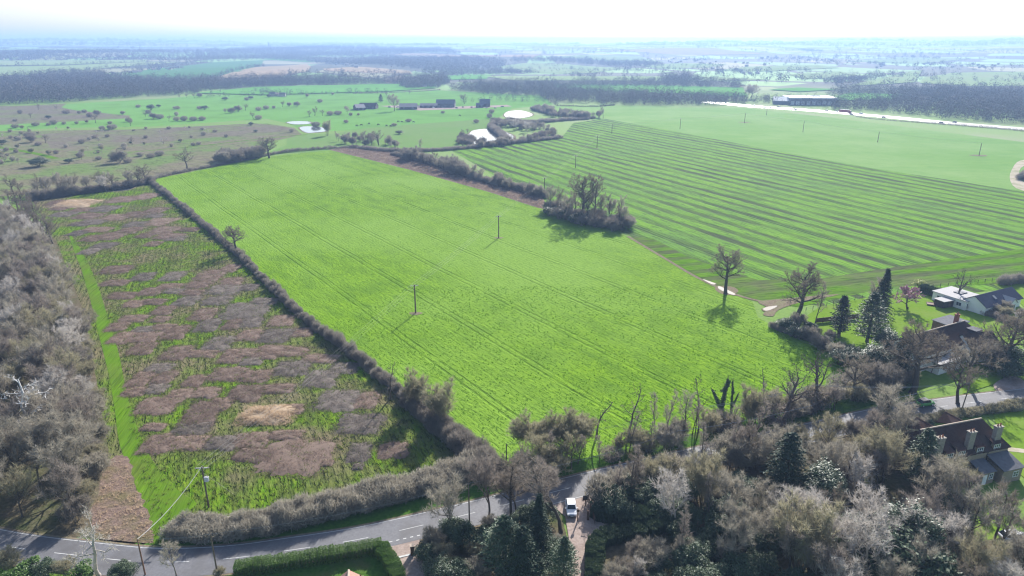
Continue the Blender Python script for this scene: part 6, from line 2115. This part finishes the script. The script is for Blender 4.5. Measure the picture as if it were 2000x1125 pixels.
r_ = random.Random(12)
for px, py in ((697, 247), (706, 246), (721, 243), (739, 245), (778, 239), (785, 240), (808, 240), (898, 227), (755, 247), (763, 248)):
    x, y = P(px, py)
    animal(x, y, r_.uniform(-.6, .6) + (math.pi if r_.random() < .5 else 0), 1.15, 'dark cow grazing on the pale pasture', 'cattle on the pasture')

# ------------------------------------------------------------------ far woods, villages, spire
def crown_unit(seed, n, R, h0, H, size, trunk=True):
    rg = np.random.default_rng(seed)
    d = rg.normal(size=(n, 3))
    d /= np.linalg.norm(d, axis=1, keepdims=True)
    k = rg.uniform(.55, 1.05, (n, 1))
    C = d * k * np.array([R, R, (H - h0) / 2]) + np.array([0, 0, (H + h0) / 2])
    N = d + rg.normal(size=(n, 3)) * .7 + np.array([0, 0, .3])
    a = np.cross(N, rg.normal(size=(n, 3)))
    a /= np.linalg.norm(a, axis=1, keepdims=True)
    b = np.cross(N / np.linalg.norm(N, axis=1, keepdims=True), a)
    s = size * rg.uniform(.6, 1.3, (n, 1))
    V = np.stack([C - a * s, C + a * s * .7 + b * s * .5, C + b * s - a * s * .2], 1).reshape(-1, 3)
    F = np.arange(3 * n).reshape(-1, 3)
    if trunk:
        m = len(V)
        V = np.concatenate([V, [(-.25, 0, 0), (.25, 0, 0), (0, 0, H * .6), (0, -.25, 0), (0, .25, 0), (0, 0, H * .6)]])
        F = np.concatenate([F, [(m, m + 1, m + 2), (m + 3, m + 4, m + 5)]])
    return V, [F]


U_crown = [crown_unit(500 + i, 150, 4.6 + .5 * i, -.8, 11 + i * 1.4, .78, False) for i in range(4)]
U_crown2 = [crown_unit(510 + i, 46, 5.0 + .6 * i, 1.5, 12 + i, 1.5, False) for i in range(4)]
U_crown3 = [crown_unit(520 + i, 20, 7.5, .5, 12, 3.4, False) for i in range(3)]


def wood(name, poly, spacing, units, smin, smax, seed, label, mat=None, pts=None, thin=.86):
    rg = np.random.default_rng(seed)
    if pts is None:
        pts = scatter([T(*p) for p in poly], spacing, rg)
    if thin < 1:
        pts = pts[rg.random(len(pts)) < thin]
    z = height(pts[:, 0], pts[:, 1])
    g = Geo()
    n = len(pts)
    pick = rg.integers(0, len(units), n)
    s = rg.uniform(smin * .7, smax * 1.1, n)
    rot = rg.uniform(0, 6.28, n)
    for u in range(len(units)):
        k = pick == u
        g.copies(units[u], np.column_stack([pts[k], z[k]]), s[k], rot[k])
    o = link(name, g.mesh(name, mat or B_far))
    tag(o, label, None, None, 'stuff')


def tree_line(lines, step, units, s0, s1, seed, name, label, jit=2.0):
    rg = np.random.default_rng(seed)
    P_ = []
    for ln_ in lines:
        q = along([T(*p) for p in ln_], step)
        if len(q):
            P_.append(q[:, :2] + rg.normal(size=(len(q), 2)) * jit)
    wood(name, None, 0, units, s0, s1, seed, label, pts=np.concatenate(P_), thin=.8)


wood('far_wood', [(-80, 207), (0, 205), (130, 200), (250, 191), (330, 187), (390, 183), (400, 170), (330, 163), (200, 158), (0, 158), (-80, 160)], 9.0, U_crown, .9, 1.35, 1, 'dark winter wood left behind the golf course')
wood('far_wood', [(65, 152), (110, 146), (200, 146), (215, 158), (400, 160), (450, 162), (420, 168), (300, 164), (60, 160)], 11, U_crown, .9, 1.4, 2, 'wood behind the dark golf course wood', thin=.8)
wood('far_wood', [(390, 166), (560, 158), (745, 161), (830, 158), (850, 163), (740, 165), (520, 169), (400, 178)], 9.5, U_crown, 1.0, 1.5, 3, 'belt of wood below the beige stubble fields')
wood('far_wood', [(870, 176), (960, 172), (1060, 172), (1120, 178), (1200, 185), (1390, 191), (1450, 196), (1455, 205), (1330, 207), (1190, 205), (1090, 200), (1050, 190), (950, 184)], 8.5, U_crown, .8, 1.2, 4, 'long belt of wood behind the pale field')
wood('far_wood', [(900, 169), (1060, 166), (1250, 164), (1450, 170), (1460, 173), (1260, 170), (1060, 171), (900, 173)], 10, U_crown, .8, 1.3, 5, 'thin wood belt beyond the bright green strip')
wood('far_wood', [(1620, 216), (1700, 217), (1760, 223), (1880, 235), (2000, 243), (2080, 246), (2080, 195), (1900, 188), (1780, 186), (1740, 200), (1640, 206)], 8.5, U_crown, .75, 1.25, 6, 'wood along the far side of the motorway')
wood('far_wood', [(1610, 188), (1640, 180), (1800, 177), (2000, 183), (2080, 195), (1880, 190), (1770, 186), (1650, 187)], 10, U_crown, .8, 1.3, 7, 'trees behind the motorway wood')
wood('far_wood', [(1460, 200), (1540, 206), (1640, 212), (1640, 204), (1560, 200), (1500, 193)], 9, U_crown, .6, .9, 8, 'trees between motorway and warehouse')
wood('far_wood', [(300, 122), (400, 116), (520, 112), (640, 117), (760, 112), (860, 116), (990, 122), (980, 134), (830, 146), (830, 139), (690, 127), (600, 122), (500, 116), (360, 120)], 17, U_crown2, 1.0, 1.5, 9, 'hazy wooded ridge in the middle distance')
wood('far_wood', [(380, 104), (520, 96), (700, 94), (860, 98), (900, 106), (760, 107), (700, 112), (520, 111), (380, 115)], 22, U_crown2, 1.1, 1.7, 10, 'blue hazy wooded ridge on the skyline')
wood('far_wood', [(-80, 104), (180, 101), (400, 103), (385, 112), (300, 117), (-80, 118)], 22, U_crown2, .9, 1.4, 11, 'hazy belt of town trees on the left', thin=.75)
wood('far_wood', [(1000, 118), (1100, 116), (1260, 124), (1300, 129), (1220, 132), (1100, 123), (1000, 121)], 16, U_crown2, .9, 1.4, 12, 'hazy wood strip above the far pale field', thin=.9)
wood('far_wood', [(860, 144), (1000, 140), (1060, 144), (960, 147), (860, 150)], 13, U_crown2, .8, 1.2, 13, 'hazy wood by the far pale field')
wood('far_wood', [(1600, 162), (1680, 155), (1760, 146), (1700, 158), (1640, 168)], 12, U_crown2, .8, 1.2, 14, 'hazy copse among the far right fields')
wood('far_wood', [(1290, 158), (1350, 150), (1340, 160), (1440, 166), (1300, 164)], 10, U_crown, .9, 1.5, 15, 'tall dark copse beyond the bright strip')
wood('far_wood', [(840, 158), (862, 152), (880, 163), (855, 172), (790, 174), (780, 168)], 9, U_crown, 1.0, 1.5, 16, 'trees round the farm behind the clubhouse')
tree_line([[(390, 190), (520, 186), (690, 182), (760, 183)], [(500, 178), (560, 190)], [(960, 196), (1080, 200), (1090, 207)], [(905, 200), (950, 201)]], 7, U_crown, .5, .8, 20, 'tree_belt', 'straggling trees along the back of the fairways')
tree_line([[(0, 131), (120, 127), (290, 121)], [(0, 152), (100, 145), (200, 134), (355, 122)], [(0, 119), (300, 117)], [(210, 156), (300, 134), (420, 121), (515, 117)], [(130, 142), (300, 131), (390, 120)], [(640, 141), (720, 144), (830, 147)],
           [(400, 158), (450, 142), (515, 130)], [(0, 145), (60, 143)]], 11, U_crown2, .5, .9, 21, 'hedgerow_trees', 'hazy hedgerow trees dividing the far left fields', 5)
rr_ = random.Random(5)
ls = []
for i in range(60):
    x0 = rr_.uniform(900, 1980)
    y0 = rr_.uniform(98, 160)
    ln_ = rr_.uniform(60, 190)
    ls.append([(x0, y0), (x0 + ln_ * .5, y0 + rr_.uniform(-1.5, 1.5)), (x0 + ln_, y0 + rr_.uniform(-3, 3))])
tree_line(ls, 14, U_crown2, .6, 1.05, 22, 'hedgerow_trees', 'hazy hedgerow trees scattered over the far right fields', 8)
# loose trees over the whole distance, thinning outwards
rg = np.random.default_rng(33)
n = 5200
D_ = np.exp(rg.uniform(math.log(1500), math.log(10500), n))
A_ = np.radians(rg.uniform(-39, 39, n))
pts = np.column_stack([D_ * np.sin(A_), D_ * np.cos(A_)])
cl = np.sin(pts[:, 0] / 190 + 2) * np.sin(pts[:, 1] / 330) + .5 * np.sin(pts[:, 0] / 75 - pts[:, 1] / 140)
FARP = [[T(*p) for p in px_] for _n, px_, _m in FAR]
ok = cl > .1
for fp in FARP:
    ok &= ~inside(fp, pts[:, 0], pts[:, 1])
pts = pts[ok]
wood('far_trees', None, 0, U_crown2, .7, 1.3, 34, 'hazy scattered trees over the far country', pts=pts)
# skyline woods on the last ridges
n = 5200
D_ = rg.uniform(6800, 11200, n)
A_ = np.radians(rg.uniform(-40, 40, n))
pts = np.column_stack([D_ * np.sin(A_), D_ * np.cos(A_)])
cl = np.sin(pts[:, 0] / 520 + 1) * np.sin(pts[:, 1] / 700) + .4 * np.sin(pts[:, 0] / 210)
wood('skyline_woods', None, 0, U_crown3, 1.2, 2.4, 36, 'pale blue woods on the skyline ridges', pts=pts[cl > -.15])

M_farwall = plain('far_house_wall', (.42, .38, .34), .8, .3, .15, .1)
M_farroof = plain('far_house_roof', (.20, .16, .15), .5, .5, .3, .05)
VILL = [((0, 115), (330, 113), 46, 4), ((185, 152), (330, 133), 26, 2.5), ((330, 137), (360, 130), 10, 2), ((560, 112), (720, 124), 34, 4), ((610, 118), (700, 130), 18, 3), ((790, 168), (830, 170), 4, 1.0), ((1290, 118), (1500, 128), 20, 5), ((1380, 136), (1500, 146), 12, 4), ((1480, 112), (1640, 118), 16, 3), ((1700, 128), (1950, 130), 24, 5),
        ((1760, 178), (1900, 182), 14, 2.5), ((500, 186), (560, 188), 5, .8)]
r_ = random.Random(21)
proto = None
VLAB = ['in the town trees on the far left', 'on the lane beside the blue green wheat', 'at the top of the blue green wheat', 'on the wooded slope above the beige fields', 'under the wooded ridge', 'at the farm behind the clubhouse', 'among the pale fields beyond the long wood', 'among the far right hedges', 'high on the right hand slopes', 'in the hazy right hand woods', 'behind the motorway wood', 'at the back of the fairways']
for ((x0, y0), (x1, y1), cnt, sp), vl in zip(VILL, VLAB):
    for i in range(cnt):
        t = r_.random()
        p = T(x0 + (x1 - x0) * t + r_.uniform(-4, 4), y0 + (y1 - y0) * t + r_.uniform(-sp, sp))
        z = float(height(*p))
        s = r_.uniform(.45, .8)
        if proto is None:
            e = empty('distant_house', (0, 0, 0), 0, 'small distant house glinting among the hazy trees', 'house', 'distant village houses')
            d = Geo()
            d.box(0, 0, -1, 11, 8, 6.2)
            d.add([(-5.499, -4, 5.2), (-5.499, 4, 5.2), (-5.499, 0, 8.3)], [(0, 1, 2)])
            d.add([(5.499, -4, 5.2), (5.499, 4, 5.2), (5.499, 0, 8.3)], [(0, 1, 2)])
            mesh_part(d, 'wall', M_farwall, e)
            d = Geo()
            d.poly([(-5.8, -4.4, 4.95), (5.8, -4.4, 4.95), (5.8, 0, 8.4), (-5.8, 0, 8.4)], (0, 0, .2))
            d.poly([(5.8, 4.4, 4.95), (-5.8, 4.4, 4.95), (-5.8, 0, 8.4), (5.8, 0, 8.4)], (0, 0, .2))
            mesh_part(d, 'roof', M_farroof, e)
            proto = e
        else:
            e = copy_tree(proto)
        e['label'] = 'small distant house glinting ' + vl
        e.location = (p[0], p[1], z)
        e.rotation_euler = (0, 0, r_.uniform(-.9, .9))
        e.scale = (s * r_.uniform(.8, 1.5), s, s)
# church spire on the ridge
p = T(526, 97)
z = float(height(*p))
sp = empty('church', (p[0], p[1], z), .3, 'tiny church with a needle spire on the blue wooded ridge', 'church')
d = Geo()
d.box(0, 0, 0, 9, 9, 26)
mesh_part(d, 'tower', M_stone, sp)
d = Geo()
d.tube([(0, 0, 26)], [(0, 0, 52)], 5.2, .2, 8)
mesh_part(d, 'spire', M_barnroof, sp)
d = Geo()
d.box(18, 0, 0, 28, 12, 9)
d.add([(4, -6, 9), (32, -6, 9), (32, 6, 9), (4, 6, 9), (4, 0, 15), (32, 0, 15)], [(0, 1, 5, 4), (2, 3, 4, 5)], [(0, 4, 3), (1, 2, 5)])
mesh_part(d, 'nave', M_stone, sp)

# ------------------------------------------------------------------ the hazy air
hz = bpy.data.materials.new('hazy_air')
hz.use_nodes = True
t = hz.node_tree
t.nodes.clear()
pv = t.nodes.new('ShaderNodeVolumePrincipled')
pv.inputs['Color'].default_value = (*HAZE_COLOR, 1)
pv.inputs['Density'].default_value = HAZE_DENSITY
pv.inputs['Anisotropy'].default_value = HAZE_ANISO
out = t.nodes.new('ShaderNodeOutputMaterial')
t.links.new(pv.outputs[0], out.inputs['Volume'])
d = Geo()
d.box(0, 0, -2, 31000, 31000, 172)
o = link('haze', d.mesh('haze', hz))
tag(o, 'thin bluish haze lying over the whole country', None, None, 'stuff')


# ------------------------------------------------------------------ tell alike things apart in their labels
def to_px(o):
    x, y, z = o.location
    dep = y * _c - (z - CAMH) * _s
    return CX + FPX * x / dep, CY - FPX * (y * _s + (z - CAMH) * _c) / dep


ORD = ['leftmost', 'second from left', 'third from left', 'fourth from left', 'fifth from left', 'sixth from left', 'seventh from left', 'eighth from left', 'ninth from left', 'tenth from left', 'eleventh from left', 'twelfth from left']
by = {}
for o in COL.objects:
    if o.parent is None and 'group' in o and o.get('label'):
        by.setdefault(o['label'], []).append(o)
for lab_, os_ in by.items():
    if 2 <= len(os_) <= 12:
        os_.sort(key=lambda o: to_px(o)[0])
        for i, o in enumerate(os_):
            s_ = lab_ + ', ' + ('rightmost' if i == len(os_) - 1 and i > 0 else ORD[i])
            if len(s_.split()) <= 16:
                o['label'] = s_
